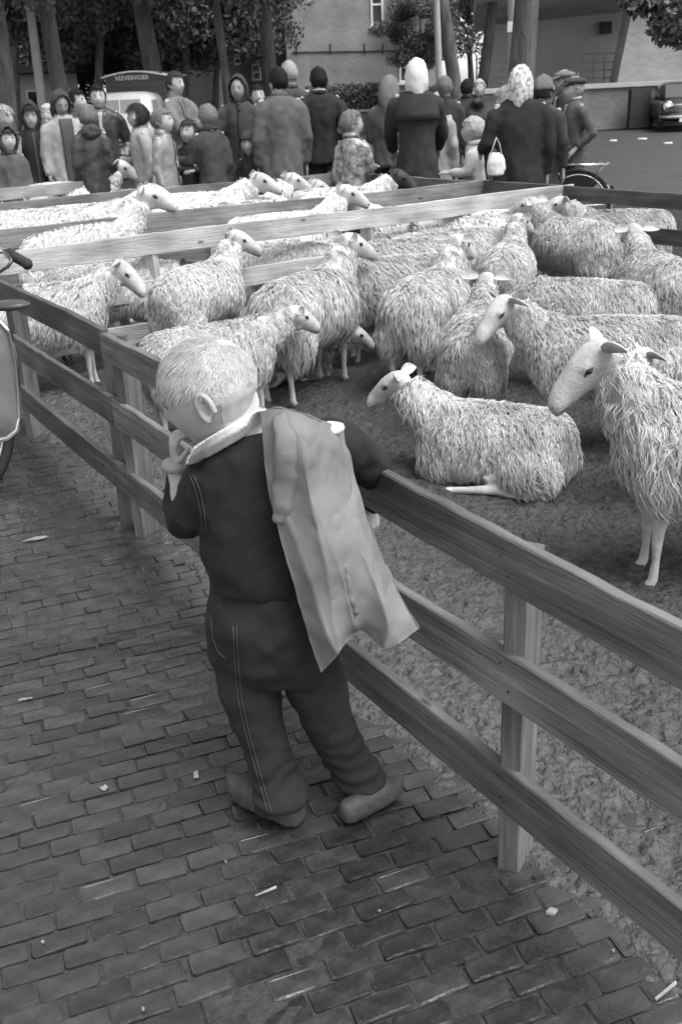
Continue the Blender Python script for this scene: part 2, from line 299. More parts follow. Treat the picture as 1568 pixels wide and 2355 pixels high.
# ================================================================== buildings, trees and street furniture behind the market
def brick_wall_mat(nm, c1, c2, mort, sc=3.4):
    m = bpy.data.materials.new(nm); m.use_nodes = True; n = m.node_tree.nodes; L = m.node_tree.links; b = n['Principled BSDF']; b.inputs['Roughness'].default_value = .9
    tc = n.new('ShaderNodeTexCoord'); bk = n.new('ShaderNodeTexBrick'); bk.inputs['Scale'].default_value = sc; bk.inputs['Mortar Size'].default_value = .014; bk.inputs['Brick Width'].default_value = .75; bk.inputs['Row Height'].default_value = .23
    for i, c in ((1, c1), (2, c2), (3, mort)): bk.inputs[i].default_value = (c, c, c, 1)
    sp = n.new('ShaderNodeSeparateXYZ'); cb = n.new('ShaderNodeCombineXYZ'); L.new(tc.outputs['Object'], sp.inputs[0]); ad = n.new('ShaderNodeMath'); ad.operation = 'ADD'; L.new(sp.outputs[0], ad.inputs[0]); L.new(sp.outputs[1], ad.inputs[1]); L.new(ad.outputs[0], cb.inputs[0]); L.new(sp.outputs[2], cb.inputs[1]); L.new(cb.outputs[0], bk.inputs['Vector'])
    nz = n.new('ShaderNodeTexNoise'); nz.inputs['Scale'].default_value = .7; nz.inputs['Detail'].default_value = 8; L.new(tc.outputs['Object'], nz.inputs[0]); mr = n.new('ShaderNodeMapRange'); mr.inputs[1].default_value = .3; mr.inputs[2].default_value = .7; mr.inputs[3].default_value = .75; mr.inputs[4].default_value = 1.2; L.new(nz.outputs[0], mr.inputs[0])
    mx = n.new('ShaderNodeMixRGB'); mx.blend_type = 'MULTIPLY'; mx.inputs[0].default_value = 1; L.new(bk.outputs[0], mx.inputs[1]); L.new(mr.outputs[0], mx.inputs[2]); L.new(mx.outputs[0], b.inputs['Base Color'])
    bp = n.new('ShaderNodeBump'); bp.inputs['Strength'].default_value = .5; bp.inputs['Distance'].default_value = .01; L.new(bk.outputs['Fac'], bp.inputs['Height']); bp.invert = True; L.new(bp.outputs[0], b.inputs['Normal']); return m
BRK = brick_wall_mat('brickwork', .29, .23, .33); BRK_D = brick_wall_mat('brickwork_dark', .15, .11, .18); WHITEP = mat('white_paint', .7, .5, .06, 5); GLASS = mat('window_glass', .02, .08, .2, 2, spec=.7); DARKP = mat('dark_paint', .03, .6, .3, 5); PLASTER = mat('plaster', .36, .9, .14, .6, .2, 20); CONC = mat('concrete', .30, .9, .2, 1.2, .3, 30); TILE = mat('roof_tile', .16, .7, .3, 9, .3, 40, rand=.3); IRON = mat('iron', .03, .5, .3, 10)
def wallbox(mb, A, B, z0, z1, th):     # vertical slab from plan point A to B, thickness behind it
    A, B = np.array(A[:2], float), np.array(B[:2], float); d = unit(B-A); n_ = np.array([-d[1], d[0]])*th
    q = [A, B, B+n_, A+n_]; mb.add([(*p, z0) for p in q]+[(*p, z1) for p in q], [(0, 1, 5, 4), (1, 2, 6, 5), (2, 3, 7, 6), (3, 0, 4, 7), (4, 5, 6, 7), (3, 2, 1, 0)])
def window(parent, loc, A, B, z0, z1, sash=True, fw=.09, proud=.06, sill=True):
    A, B = np.array(A[:2], float), np.array(B[:2], float); d = unit(B-A); out = -np.array([-d[1], d[0]]); L_ = np.array([loc[0], loc[1]])
    def bar(mb, s0, s1, za, zb, o0, o1):
        p = [A+d*s0+out*o0, A+d*s1+out*o0, A+d*s1+out*o1, A+d*s0+out*o1]; p = [q-L_ for q in p]
        mb.add([(*q, za) for q in p]+[(*q, zb) for q in p], [(0, 1, 5, 4), (1, 2, 6, 5), (2, 3, 7, 6), (3, 0, 4, 7), (4, 5, 6, 7), (3, 2, 1, 0)])
    w_ = np.linalg.norm(B-A); f = MB(); bar(f, 0, fw, z0, z1, -.02, proud); bar(f, w_-fw, w_, z0, z1, -.02, proud); bar(f, fw, w_-fw, z1-fw, z1, -.02, proud-.004); bar(f, fw, w_-fw, z0, z0+fw, -.02, proud-.004)
    if sash: bar(f, fw, w_-fw, (z0+z1)/2-.04, (z0+z1)/2+.04, -.02, proud-.012)
    fo = obj('window', f, WHITEP, parent); pn = MB(); bar(pn, fw*.5, w_-fw*.5, z0+.03, z1-.03, -.01, .012); obj('pane', pn, GLASS, fo)
    if sill: sm = MB(); bar(sm, -.08, w_+.08, z0-.1, z0-.005, -.02, proud+.1); obj('sill', sm, WHITEP, fo)
    return fo
# --- brick house in the centre
HY = 50.0; c0 = PY(665, 230, HY); c1 = PY(1012, 230, HY); s1 = PY(528, 230, 58); base = (c0[0], HY, 0)
hs = thing('brick_house', 'tall brick house with a blank gable wall behind the crowd', 'house', base); rel = lambda p: (p[0]-base[0], p[1]-base[1])
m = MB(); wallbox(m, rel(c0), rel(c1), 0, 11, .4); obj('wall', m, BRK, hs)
m = MB(); wallbox(m, rel(s1), rel((c0[0]-.003, HY, 0)), 0, 11, .4); obj('wall', m, BRK_D, hs)  # side facade: tree shade is put into the darker brick colour
m = MB(); m.add([(*rel((s1[0], 58)), 11.01), (*rel((c0[0], HY)), 11.01), (*rel((c1[0], HY)), 11.01), (*rel((c1[0]-1, 64)), 11.01), (*rel((s1[0]+4, 61)), 15)], [(0, 1, 4), (1, 2, 4), (2, 3, 4), (3, 0, 4), (0, 3, 2, 1)]); obj('roof', m, TILE, hs)
a, b_ = PY(853, 60, HY), PY(882, 60, HY); window(hs, base, a, b_, a[2], PY(868, -40, HY)[2])
a, b_ = PY(918, 190, HY), PY(952, 190, HY); window(hs, base, a, b_, a[2], PY(930, 120, HY)[2])
def on_side(x, y):            # photo point on the left-hand facade
    d = ray(x, y); A = np.array(s1[:2]); dd = np.array(c0[:2])-A; M = np.array([[d[0], -dd[0]], [d[1], -dd[1]]]); t = np.linalg.solve(M, A-CP[:2]); return CP+d*t[0]
for x0, x1, y0, y1 in ((568, 596, 92, 32), (584, 602, 186, 146), (636, 652, 84, -30), (543, 556, 150, 118)):
    a, b_ = on_side(x0, y0), on_side(x1, y0); window(hs, base, a, b_, a[2], on_side((x0+x1)/2, y1)[2], sill=False)
a, b_ = on_side(540, 118), on_side(604, 118); bal = MB(); d = unit((b_-a)[:2]); out = -np.array([-d[1], d[0]]); z_ = a[2]
bal.box((*rel((a[:2]+b_[:2])/2+out*.45), z_-.05), (np.linalg.norm((b_-a)[:2]), .9, .12), Matrix.Rotation(math.atan2(d[1], d[0]), 3, 'Z')); bo = obj('balcony', bal, DARKP, hs)
for zz in (z_+.9, z_+.5): r_ = MB(); r_.tube([(*rel(a[:2]+out*.88), zz), (*rel(b_[:2]+out*.88), zz)], .03, 6); obj('balcony_rail', r_, IRON, bo)
for t in np.linspace(0, 1, 13): r_ = MB(); p = a[:2]+(b_[:2]-a[:2])*t+out*.88; r_.tube([(*rel(p), z_), (*rel(p), z_+.9)], .018, 5); obj('baluster', r_, IRON, bo)
for x in (682, 760, 838, 880, 938, 1005 if 0 else 962): m = MB(); p, q = PY(x, 124, HY-.03), PY(x, 100, HY-.03); m.tube([(*rel(p), p[2]), (*rel(q), q[2])], .03, 5); obj('wall_anchor', m, IRON, hs)
m = MB(); p, q = PY(672, 120, HY-.03), PY(965, 116, HY-.03); m.tube([(*rel(p), p[2]), (*rel(q), q[2])], .022, 5); obj('wall_cable', m, IRON, hs)
# lean-to roof edge of pantiles
p, q = PY(908, 18, HY-1.1), PY(1002, 14, HY-1.1); ev = MB(); ev.box((*rel((p+q)/2), p[2]-.16), (q[0]-p[0]+.3, .25, .22)); eo = obj('eaves_gutter', ev, WHITEP, hs)
tm_ = MB(); tm_.loft([[(-.15, y, z+.05*0) for y, z in ((0, 0), (.34, .2), (.34, .17), (0, -.03))], [(-.05, y, z+.05) for y, z in ((0, 0), (.34, .2), (.34, .17), (0, -.03))], [(.07, y, z-.01) for y, z in ((0, 0), (.34, .2), (.34, .17), (0, -.03))], [(.15, y, z+.02) for y, z in ((0, 0), (.34, .2), (.34, .17), (0, -.03))]]); tme = tm_.mesh('tile', True); tme.materials.append(TILE)
for r in range(3):
    for k in range(int((q[0]-p[0])/.28)+1): o = bpy.data.objects.new('tile', tme); COL.objects.link(o); o.parent = eo; o.location = (*rel((p[0]+k*.28, HY-1.2+r*.30)), p[2]-.02+r*.176+random.uniform(-.01, .01))
# --- low white shed at the far left, pale house between the leaves
a, b_ = PY(-140, 250, 44), PY(185, 238, 46); sh = thing('shed', 'long low pale shed with dark windows behind the left crowd', 'shed', ((a[0]+b_[0])/2, 45, 0)); L0 = ((a[0]+b_[0])/2, 45, 0)
m = MB(); wallbox(m, (a[0]-L0[0], -1), (b_[0]-L0[0], 1), 0, 2.6, 4); obj('wall', m, PLASTER, sh); m = MB(); m.box((0, 2, 2.75), (b_[0]-a[0]+1, 6.5, .25)); obj('roof', m, DARKP, sh)
for k in range(5): t0 = .05+k*.19; A = np.array([a[0]+(b_[0]-a[0])*t0, 44+2*t0]); B = np.array([a[0]+(b_[0]-a[0])*(t0+.13), 44+2*(t0+.13)]); window(sh, L0, A, B, 1.0, 2.0, False, .06)
a, b_ = PY(340, 210, 60), PY(500, 200, 60); hz2 = thing('pale_house', 'pale house glimpsed through the leaves of the left trees', 'house', ((a[0]+b_[0])/2, 60, 0)); L0 = ((a[0]+b_[0])/2, 60, 0)
m = MB(); wallbox(m, (a[0]-L0[0], 0), (b_[0]-L0[0], 0), 0, 8, 6); obj('wall', m, BRK_D, hz2); m = MB(); w2 = (b_[0]-a[0])/2+.4; m.loft([[(-w2, -.4, 8.02), (-w2, 6.4, 8.02), (-w2, 3, 11)], [(w2, -.4, 8.02), (w2, 6.4, 8.02), (w2, 3, 11)]]); obj('roof', m, TILE, hz2)
for x0, x1 in ((384, 402), (412, 432), (455, 475)):
    A, B = PY(x0, 110, 60), PY(x1, 110, 60); window(hz2, L0, A, B, A[2]-.5, A[2]+1.6)
# --- open-air stage with its brick pier
SY = 32.5; st = thing('open_air_stage', 'pale open-air stage with sloping canopy and brick pier at the right', 'stage', (10, SY, 0)); R_ = lambda p: (p[0]-10, p[1]-SY)
a, b_ = PY(1092, 300, SY), PY(1640, 280, SY+2); m = MB(); wallbox(m, R_(a), R_((b_[0], SY+2)), 0, 1.22, 10); obj('stage_base', m, BRK_D, st)
m = MB(); wallbox(m, R_((a[0]-.1, SY-.1)), R_((b_[0], SY+1.9)), 1.222, 1.34, 10); obj('stage_floor', m, CONC, st)
A = PY(1122, 160, 41); B = PY(1470, 150, 42); m = MB(); wallbox(m, R_(A), R_((B[0], 42)), 1.35, 4.2, .3); bw = obj('back_wall', m, PLASTER, st)
for k in range(16): m = MB(); z = 1.42+k*.17; m.box((R_(A)[0]-.06, R_(A)[1]+.12, z+.04), (.14, .26, .08)); obj('toothed_brick', m, BRK_D, bw)
# canopy: a slab sloping down to the back wall
f0, f1 = PY(1100, 20, SY+1.5), PY(1650, -10, SY+2.5); zf0, zf1 = 5.2, 5.6
k0 = PY(1120, 84, 41.2); k1 = PY(1500, 20, 42.2)
m = MB(); fr = [(*R_((f0[0], SY+1.5)), 4.3), (*R_((f1[0], SY+2.5)), 4.5)]; bk = [(*R_((k1[0]+2, 43)), 3.9), (*R_((k0[0]-.4, 42.2)), 3.3)]; V = fr+bk+[(x, y, z+.9+(.4 if i < 2 else 0)) for i, (x, y, z) in enumerate(fr+bk)]; m.add(V, [(3, 2, 1, 0), (4, 5, 6, 7), (0, 1, 5, 4), (1, 2, 6, 5), (2, 3, 7, 6), (3, 0, 4, 7)]); obj('canopy', m, CONC, st)
pA, pB = PY(1402, 206, SY+3), PY(1440, 40, SY+3); m = MB(); x0, x1 = R_(pA)[0], R_(pB)[0]; y0 = R_(pA)[1]; zt = 4.3; m.add([(x0, y0, 0), (x0+6, y0-.6, 0), (x0+6, y0+.4, 0), (x0, y0+1, 0), (x1+.3, y0, zt), (x1+6, y0-.6, zt), (x1+6, y0+.4, zt), (x1+.3, y0+1, zt)], [(0, 1, 5, 4), (1, 2, 6, 5), (2, 3, 7, 6), (3, 0, 4, 7), (4, 5, 6, 7), (3, 2, 1, 0)]); obj('brick_pier', m, BRK, st)
a, b_ = PY(1453, 278, SY+.35), PY(1499, 276, SY+.5); m = MB(); wallbox(m, R_((a[0], SY+.62)), R_((b_[0], SY+.78)), .03, 1.15, .2); obj('hatch_door', m, DARKP, st)
q = PY(1391, 64, 41.6); m = MB(); m.box((*R_((q[0], 41.55)), q[2]), (.42, .2, .42)); obj('vent', m, DARKP, st)
def railing(x0, x1, Y):
    a, b_ = PY(x0, 200, Y), PY(x1, 200, Y)
    for zz in (1.5, 1.75, 2.0, 2.28): r_ = MB(); r_.tube([(*R_(a), zz), (*R_(b_), zz)], .025, 6); obj('railing_bar', r_, CONC, st)
    for t in np.linspace(0, 1, 4): r_ = MB(); p = a+(b_-a)*t; r_.tube([(*R_(p), 1.34), (*R_(p), 2.3)], .03, 6); obj('railing_post', r_, CONC, st)
railing(1335, 1412, 38); railing(1095, 1165, 38)
# --- hedge and garden wall by the house
def leaf_cloud(n, fn, size, rng, name='leaves'):
    C = fn(n); k = len(C); a = nrmv(rng.normal(0, 1, (k, 3))); b = nrmv(np.cross(a, rng.normal(0, 1, (k, 3)))); s_ = (size*(.55+.9*rng.random(k)))[:, None]
    V = np.stack([C-a*s_, C-b*s_*.45+a*s_*.1, C+a*s_, C+b*s_*.45+a*s_*.1], 1).reshape(-1, 3); return npmesh(V, np.arange(4*k).reshape(-1, 4), None, False, name)
def leafmat(nm, v):
    m = mat(nm, v, .5, .35, 3, spec=.4, v2=v*1.7); return m
LEAF = [leafmat('leaf_dark', .08), leafmat('leaf_mid', .11), leafmat('leaf_pale', .13)]; BARK = mat('bark', .085, .95, .45, 7, 1.0, 16, (1, 1, .25), bdist=.05)
def crown_fn(rx, rz, nc, rng, flat=0):
    cen = nrmv(rng.normal(0, 1, (nc, 3)))*np.array([rx, rx, rz])*(.35+.6*rng.random((nc, 1))); rad = (.16+.18*rng.random(nc))*rx
    def fn(n): i = rng.integers(0, nc, n); d = nrmv(rng.normal(0, 1, (n, 3)))*(rng.random((n, 1))**.45); return cen[i]+d*rad[i][:, None]*np.array([1, 1, .7])
    return fn, cen
CROWNS = []
for i, (rx, rz, nc, n, sz) in enumerate(((3.6, 3.4, 60, 34000, .085), (3.2, 3.0, 54, 32000, .08), (4.0, 3.2, 66, 38000, .09))):
    rng = np.random.default_rng(40+i); fn, cen = crown_fn(rx, rz, nc, rng); CROWNS.append((leaf_cloud(n, fn, sz, rng), cen))
def tree(label, bx, by, tx, Y, dia, cz, cs=1.0, ci=0, lm=0, group='trees round the market square', Hh=None, name='tree'):
    b = PY(bx, by, Y); t = PY(tx, 0, Y); slope = (t[0]-b[0])/(t[2]-b[2]); h = thing(name, label, 'tree', (b[0]-slope*b[2], Y, 0), 0, group); r = dia/2; z1 = cz+1.0*cs; m = MB()
    x_ = lambda z: slope*z+.06*math.sin(z*.9+bx); m.tube([(x_(z), .03*math.sin(z), z) for z in np.linspace(-.05, z1, 12)], [r*(1.28 if i == 0 else 1.08-.05*i) for i in range(12)], 14)
    for k in range(6): a = k*1.05+bx; z0 = cz-1.2*cs+.35*k*cs; m.tube([(x_(z0), 0, z0), (x_(z0)+math.cos(a)*1.0*cs, math.sin(a)*1.0*cs, z0+.9*cs), (x_(z0)+math.cos(a)*2.1*cs, math.sin(a)*2.1*cs, z0+1.9*cs)], [r*.38, r*.26, r*.1], 8)
    me = m.mesh('trunk', True); wrinkle2(me, .02); obj('trunk', me, BARK, h); me, cen = CROWNS[ci]; o = obj('crown', me, None, h); o.location = (x_(cz), 0, cz+1.2*cs); o.scale = (cs, cs, cs); o.rotation_euler = (0, 0, bx)
    if not me.materials: me.materials.append(LEAF[0])
    o.material_slots[0].link = 'OBJECT'; o.material_slots[0].material = LEAF[lm]; tag(o, kind='stuff'); return h
def wrinkle2(me, amp): V, N = arrays(me); setv(me, V+N*(vnoise(V*np.array([6, 6, 2]))*amp)[:, None])
tree('leaning tree trunk at the very left edge of the picture', 12, 240, -12, 24, .42, 5.2, .95, 0, 0)
tree('stout trunk behind the woman in the light raincoat', 140, 214, 112, 27, .46, 5.6, 1.05, 1, 0)
tree('thick straight trunk rising behind the cattle truck', 352, 190, 326, 33, .62, 6.2, 1.2, 2, 0)
tree('slim trunk left of the gesturing woman', 516, 172, 502, 32, .30, 6.0, 1.1, 0, 0)
tree('dark trunk in front of the corner of the brick house', 624, 152, 610, 33, .44, 9.8, 1.0, 1, 0)
tree('leaning trunk beside the lamp post in the centre right', 1042, 188, 1010, 30, .40, 9.6, 1.0, 2, 0)
tree('dark trunk against the left end of the stage', 1106, 182, 1136, 37, .38, 9.2, 1.2, 0, 0)
tree('broad dark trunk right of the lamp post with the small sign', 1204, 168, 1209, 22, .54, 8.6, 1.1, 1, 0)
tree('bushy tree far back filling the gap above the cattle truck', 230, 200, 226, 40, .35, 4.9, 1.35, 2, 0)
tree('bushy dark tree far back above the tall man', 430, 190, 430, 44, .35, 5.4, 1.35, 0, 0)
tree('pale-leaved tree far back at the left above the shed', 40, 220, 40, 38, .3, 5.2, 1.2, 1, 1)
tree('low dark tree far back left of the slim trunk', 300, 195, 300, 47, .3, 4.2, 1.3, 1, 0)
tree('low tree standing before the left facade of the brick house', 500, 195, 505, 46, .3, 4.4, 1.1, 2, 0)
tree('dense tree far back behind the shed at the left edge', 100, 220, 100, 50, .35, 3.6, 1.4, 0, 0)
tree('dense tree behind the cattle truck box', 190, 200, 190, 52, .35, 4.2, 1.4, 2, 0)
tree('dense tree behind the head of the tall man', 385, 190, 385, 54, .35, 4.4, 1.4, 1, 0)
tree('pale-leaved tree seen through the gap left of the stage', 1082, 185, 1080, 58, .35, 5.0, 1.25, 0, 2)  # paler leaf material than the other crowns
tree('small round tree beside the right end of the brick house', 968, 195, 968, 46, .2, 3.0, .62, 1, 0)
# branch of a near tree hanging in at the top right
tn = thing('tree', 'near tree whose dark branch tips hang in at the top right corner', 'tree', (6.6, 9.2, 0), 0, 'trees round the market square'); m = MB(); m.tube([(0, 0, -.05), (.05, 0, 1.5), (0, .1, 4), (.1, 0, 6)], [.3, .24, .2, .12], 12); tip = PY(1530, 20, 9.0)-np.array([6.6, 9.2, 0]); m.tube([(0, .1, 3.6), tip*.5+np.array([0, 0, 2.0]), tip+np.array([.4, 0, .5]), tip], [.12, .08, .04, .015], 8); obj('trunk', m, BARK, tn, True)
rng = np.random.default_rng(77); cc = np.array([PY(x, y, 9.0+dy)-np.array([6.6, 9.2, 0]) for x, y, dy in ((1540, 5, 0), (1500, -20, .2), (1565, 40, -.1), (1450, -25, .1), (1575, 70, 0), (1545, 40, .2), (1590, 20, 0), (1470, -5, 0), (1530, 62, 0))]+[np.array([rng.normal(.2, 1.6), rng.normal(0, 1.6), 5.2+rng.normal(0, .8)]) for _ in range(60)])
fn = lambda n: (lambda i: cc[i]+nrmv(rng.normal(0, 1, (n, 3)))*(rng.random((n, 1))**.5)*np.where(i < 9, .15, .8)[:, None])(rng.choice(len(cc), n, p=np.r_[np.full(9, .30/9), np.full(60, .70/60)])); tag(obj('crown', leaf_cloud(12000, fn, .04, rng), LEAF[0], tn), kind='stuff')
# hedge by the house
a, b_ = PY(705, 240, HY-3), PY(905, 232, HY-3); hd = thing('hedge', 'clipped dark hedge along the foot of the brick house', 'hedge', ((a[0]+b_[0])/2, HY-3, 0)); w2 = (b_[0]-a[0])/2; rng = np.random.default_rng(5)
fn = lambda n: np.c_[rng.uniform(-w2, w2, n), rng.normal(0, .35, n), rng.random(n)**.7*(1.5+.25*vnoise(np.c_[rng.uniform(0, 9, n), np.zeros(n), np.zeros(n)]))]; tag(obj('leaves', leaf_cloud(14000, fn, .07, rng), LEAF[0], hd), kind='stuff'); m = MB(); m.box((0, 0, .6), (2*w2, .5, 1.2)); obj('branches', m, LEAF[0], hd)
a, b_ = PY(795, 262, 40), PY(900, 258, 40); gw = thing('garden_wall', 'low brick garden wall seen above the patterned-jacket boy', 'wall', ((a[0]+b_[0])/2, 40, 0)); m = MB(); m.box((0, 0, .35), (b_[0]-a[0], .3, .7)); obj('wall', m, BRK_D, gw); m = MB(); m.box((0, 0, .74), (b_[0]-a[0]+.2, .42, .075)); obj('coping', m, CONC, gw)
# poles
def pole(label, bx, by, tx, Y, r, m_, sign=None):
    b = PY(bx, by, Y); t = PY(tx, 0, Y); s_ = (t[0]-b[0])/(t[2]-b[2]); h = thing('lamp_post', label, 'lamp post', (b[0]-s_*b[2], Y, 0)); m = MB(); m.tube([(s_*z, 0, z) for z in (0, 1, 3, 5, 7.5)], [r*1.25, r*1.1, r, r*.85, r*.7], 12); obj('pole', m, m_, h, True); x7 = s_*7.5
    m = MB(); m.tube([(x7, 0, 7.45), (x7, -.3, 7.9), (x7, -1.0, 8.1)], [r*.6, r*.5, r*.5], 8); ar = obj('arm', m, m_, h, True); m = MB(); m.ball((x7, -1.15, 8.05), (.14, .3, .1), 12, 8); obj('lamp', m, WHITEP, ar, True)
    if sign: q = PY(*sign, Y); m = MB(); m.box((q[0]-b[0]+s_*b[2], -r-.02, q[2]), (.18, .02, .2)); obj('sign_plate', m, WHITEP, h)
pole('thin leaning concrete pole behind the left crowd', 101, 262, 68, 27, .11, CONC); pole('slim pale lamp post left of the leaning trunk', 1010, 190, 1003, 29, .085, CONC); pole('grey lamp post with a small white sign plate', 1179, 170, 1178, 23, .10, CONC, (1174, 62))
# ================================================================== sheep
WOOL = [mat('wool_grey', .46, .95, .32, 5, 0, spec=.05, rand=.14), mat('wool_cream', .54, .95, .26, 5, 0, spec=.05, rand=.1), mat('wool_white', .60, .95, .16, 5, 0, spec=.05, rand=.06), mat('wool_dark', .22, .95, .3, 5, 0, spec=.05)]
FACE = mat('sheep_face', .40, .85, .30, 9, .5, 70, spec=.15, bdist=.006); FACE_D = mat('sheep_face_dark', .035, .7, .4, 14, .3, 120); LEGM = mat('sheep_leg', .36, .8, .3, 18, .3, 120)
EYE = mat('sheep_eye', .012, .15, 0, spec=.6); HOOF = mat('hoof', .06, .6, .4, 30); NOSE = mat('sheep_nose', .07, .6, .4, 60); EARIN = mat('ear_inside', .30, .8, .2, 20)
def sample_surface(me, n, rng):
    me.calc_loop_triangles(); T = np.empty(len(me.loop_triangles)*3, np.int32); me.loop_triangles.foreach_get('vertices', T); T = T.reshape(-1, 3)
    V, N = arrays(me); A = np.linalg.norm(np.cross(V[T[:, 1]]-V[T[:, 0]], V[T[:, 2]]-V[T[:, 0]]), axis=1); k = rng.choice(len(T), n, p=A/A.sum())
    a, b = rng.random(n), rng.random(n); s_ = a+b > 1; a[s_] = 1-a[s_]; b[s_] = 1-b[s_]; c = 1-a-b
    P = V[T[k, 0]]*c[:, None]+V[T[k, 1]]*a[:, None]+V[T[k, 2]]*b[:, None]; Nn = N[T[k, 0]]*c[:, None]+N[T[k, 1]]*a[:, None]+N[T[k, 2]]*b[:, None]
    return P, Nn/np.linalg.norm(Nn, axis=1, keepdims=True), V, [tuple(p.vertices) for p in me.polygons]
def wool_locks(P, N, length, rad, rng, back=.25, curl=.5, lift=.32, m=5, spread=.0125):
    n = len(P); dn = np.array([0, 0, -1.]); side = np.zeros((n, 3)); side[:, 1] = np.sign(P[:, 1]+1e-6)*.7; side[:, 0] = -back
    g_ = dn[None]+side*np.clip(N[:, 2:3], 0, 1)+np.array([-back, 0, 0]); g_ = g_-N*np.sum(g_*N, 1, keepdims=True)
    fl = np.stack([vnoise(P*7+k*13) for k in range(3)], 1); jt = rng.normal(0, .22, (n, 3)); t = nrmv(nrmv(g_)+fl*.65+jt); t = nrmv(t-N*np.sum(t*N, 1, keepdims=True))
    L_ = (length*(.55+.9*rng.random(n)))[:, None]; lf = lift*(.3+1.4*rng.random((n, 1))); wv = rng.normal(0, curl, (n, 1))
    # every staple is m fibres whose roots spread and whose tips gather
    P, N, t, L_, lf, wv = [np.repeat(a, m, 0) for a in (P, N, t, L_, lf, wv)]; k = n*m; b = nrmv(np.cross(t, N))
    o1, o2 = rng.normal(0, spread, (k, 1)), rng.normal(0, spread, (k, 1)); L_ = L_*(.75+.45*rng.random((k, 1))); R0_ = P+b*o1+t*o2
    d0 = nrmv(N*(lf+.45)+t*.6); d1 = nrmv(N*lf*.5+t+dn*.1); d2 = nrmv(N*-.12+t+dn*.35*rng.random((k, 1))); wv = wv+rng.normal(0, .25, (k, 1)); q = L_*.33
    pts = [R0_-N*.006, R0_+d0*q+b*(q*.4*wv-o1*.35), R0_+d0*q+d1*q-b*(q*.3*wv+o1*.6), R0_+d0*q+d1*q+d2*q+b*(q*.35*wv-o1*.95)]
    rr = (rad*m_rep(rng, n, m))[:, None]; V = np.empty((k, 7, 3)); tw = nrmv(b+N*rng.normal(0, .6, (k, 1)))
    for i, w_ in enumerate((1.0, 1.15, .8)): V[:, 2*i] = pts[i]-tw*rr*w_; V[:, 2*i+1] = pts[i]+tw*rr*w_
    V[:, 6] = pts[3]; o = (np.arange(k)*7)[:, None, None]
    return V.reshape(-1, 3), (np.array([(0, 1, 3, 2), (2, 3, 5, 4)])[None]+o).reshape(-1, 4), (np.array([(4, 5, 6)])[None]+o).reshape(-1, 3)
def m_rep(rng, n, m): return np.repeat(.6+.7*rng.random(n), m)*(.7+.6*rng.random(n*m))
def frame(yaw, pitch, roll=0):                 # columns: forward, left, up ; pitch > 0 = nose down
    cy, sy, cp, sp = math.cos(yaw), math.sin(yaw), math.cos(pitch), math.sin(pitch)
    f_ = np.array([cy*cp, sy*cp, -sp]); l_ = np.array([-sy, cy, 0]); u_ = np.cross(f_, l_)
    l2 = l_*math.cos(roll)+u_*math.sin(roll); return np.stack([f_, l2, np.cross(f_, l2)], 1)
HEADR = [(-.055, .0, .058, .060), (-.02, .006, .076, .080), (.03, .012, .079, .086), (.075, .010, .073, .084), (.12, .005, .062, .075), (.165, -.003, .052, .067), (.21, -.012, .047, .060), (.245, -.02, .047, .054), (.272, -.027, .044, .047), (.291, -.034, .034, .035), (.30, -.037, .014, .016)]
def head_mb(mb, o, R, k=1.0, n=18):
    rings = []
    for x, z, ry, rz in HEADR:
        ring = []
        for j in range(n):
            a = 2*math.pi*j/n; y_, z_ = math.cos(a), math.sin(a); wy = ry*(1-.22*max(0, -z_)*(x > .02)); 
            if z_ > .2 and .1 < x < .26: z_ *= 1.06
            dz = 0
            if .05 < x < .12 and abs(y_) > .6 and z_ > -.1: dz = -.0
            ring.append(o+R@(np.array([x, y_*wy, z+z_*rz+dz])*k))
        rings.append(ring)
    mb.loft(rings)
    for s_ in (-1, 1): mb.ball(o+R@(np.array([.075, s_*.062, .040])*k), np.array([.034, .02, .018])*k, 10, 6, R)       # brow
    mb.ball(o+R@(np.array([.06, 0, -.055])*k), np.array([.07, .045, .04])*k, 10, 8, R)                                 # jaw
    mb.ball(o+R@(np.array([.255, 0, -.052])*k), np.array([.032, .03, .016])*k, 10, 6, R)                               # lower lip
def ear_mesh(o, R, side, k=1.0, droop=.1, back=.35, L_=.155, flat=0):
    mb = MB(); n = 9; ax = unit(np.array([-back, side, -droop])); up = unit(np.array([.25, 0, 1.])-ax*(np.array([.25, 0, 1.])@ax)); ot = np.cross(ax, up); rings = []
    for i in range(n):
        t = i/(n-1); w_ = .041*math.sin(math.pi*min(1, t*.86+.14))**.8*(1 if t < .99 else .2)+.002; c = ax*L_*t+up*(.02*math.sin(t*2.2)); ring = []
        for j in range(9): a = -1.25+2.5*j/8; ring.append(c+up*(w_*math.sin(a))-ot*side*(w_*.55*(1-math.cos(a))*(1-.3*t)))
        for j in range(8, -1, -1): a = -1.25+2.5*j/8; ring.append(c+up*(w_*.93*math.sin(a))-ot*side*(w_*.55*(1-math.cos(a))*(1-.3*t)+.005))
        rings.append(ring)
    V = []; root = np.array([-.005, side*.062, .052])
    mb.loft([[o+R@((root+np.array(p))*k) for p in r] for r in rings]); return mb.mesh('ear', True)
KINDS = {'shaggy': (7400, .078, .0017, 8), 'medium': (7800, .058, .0017, 8), 'lying': (8200, .064, .0017, 8), 'far': (2800, .045, .0030, 5), 'farlie': (2400, .06, .003, 5)}
NECKS = {}
TORSO = {}
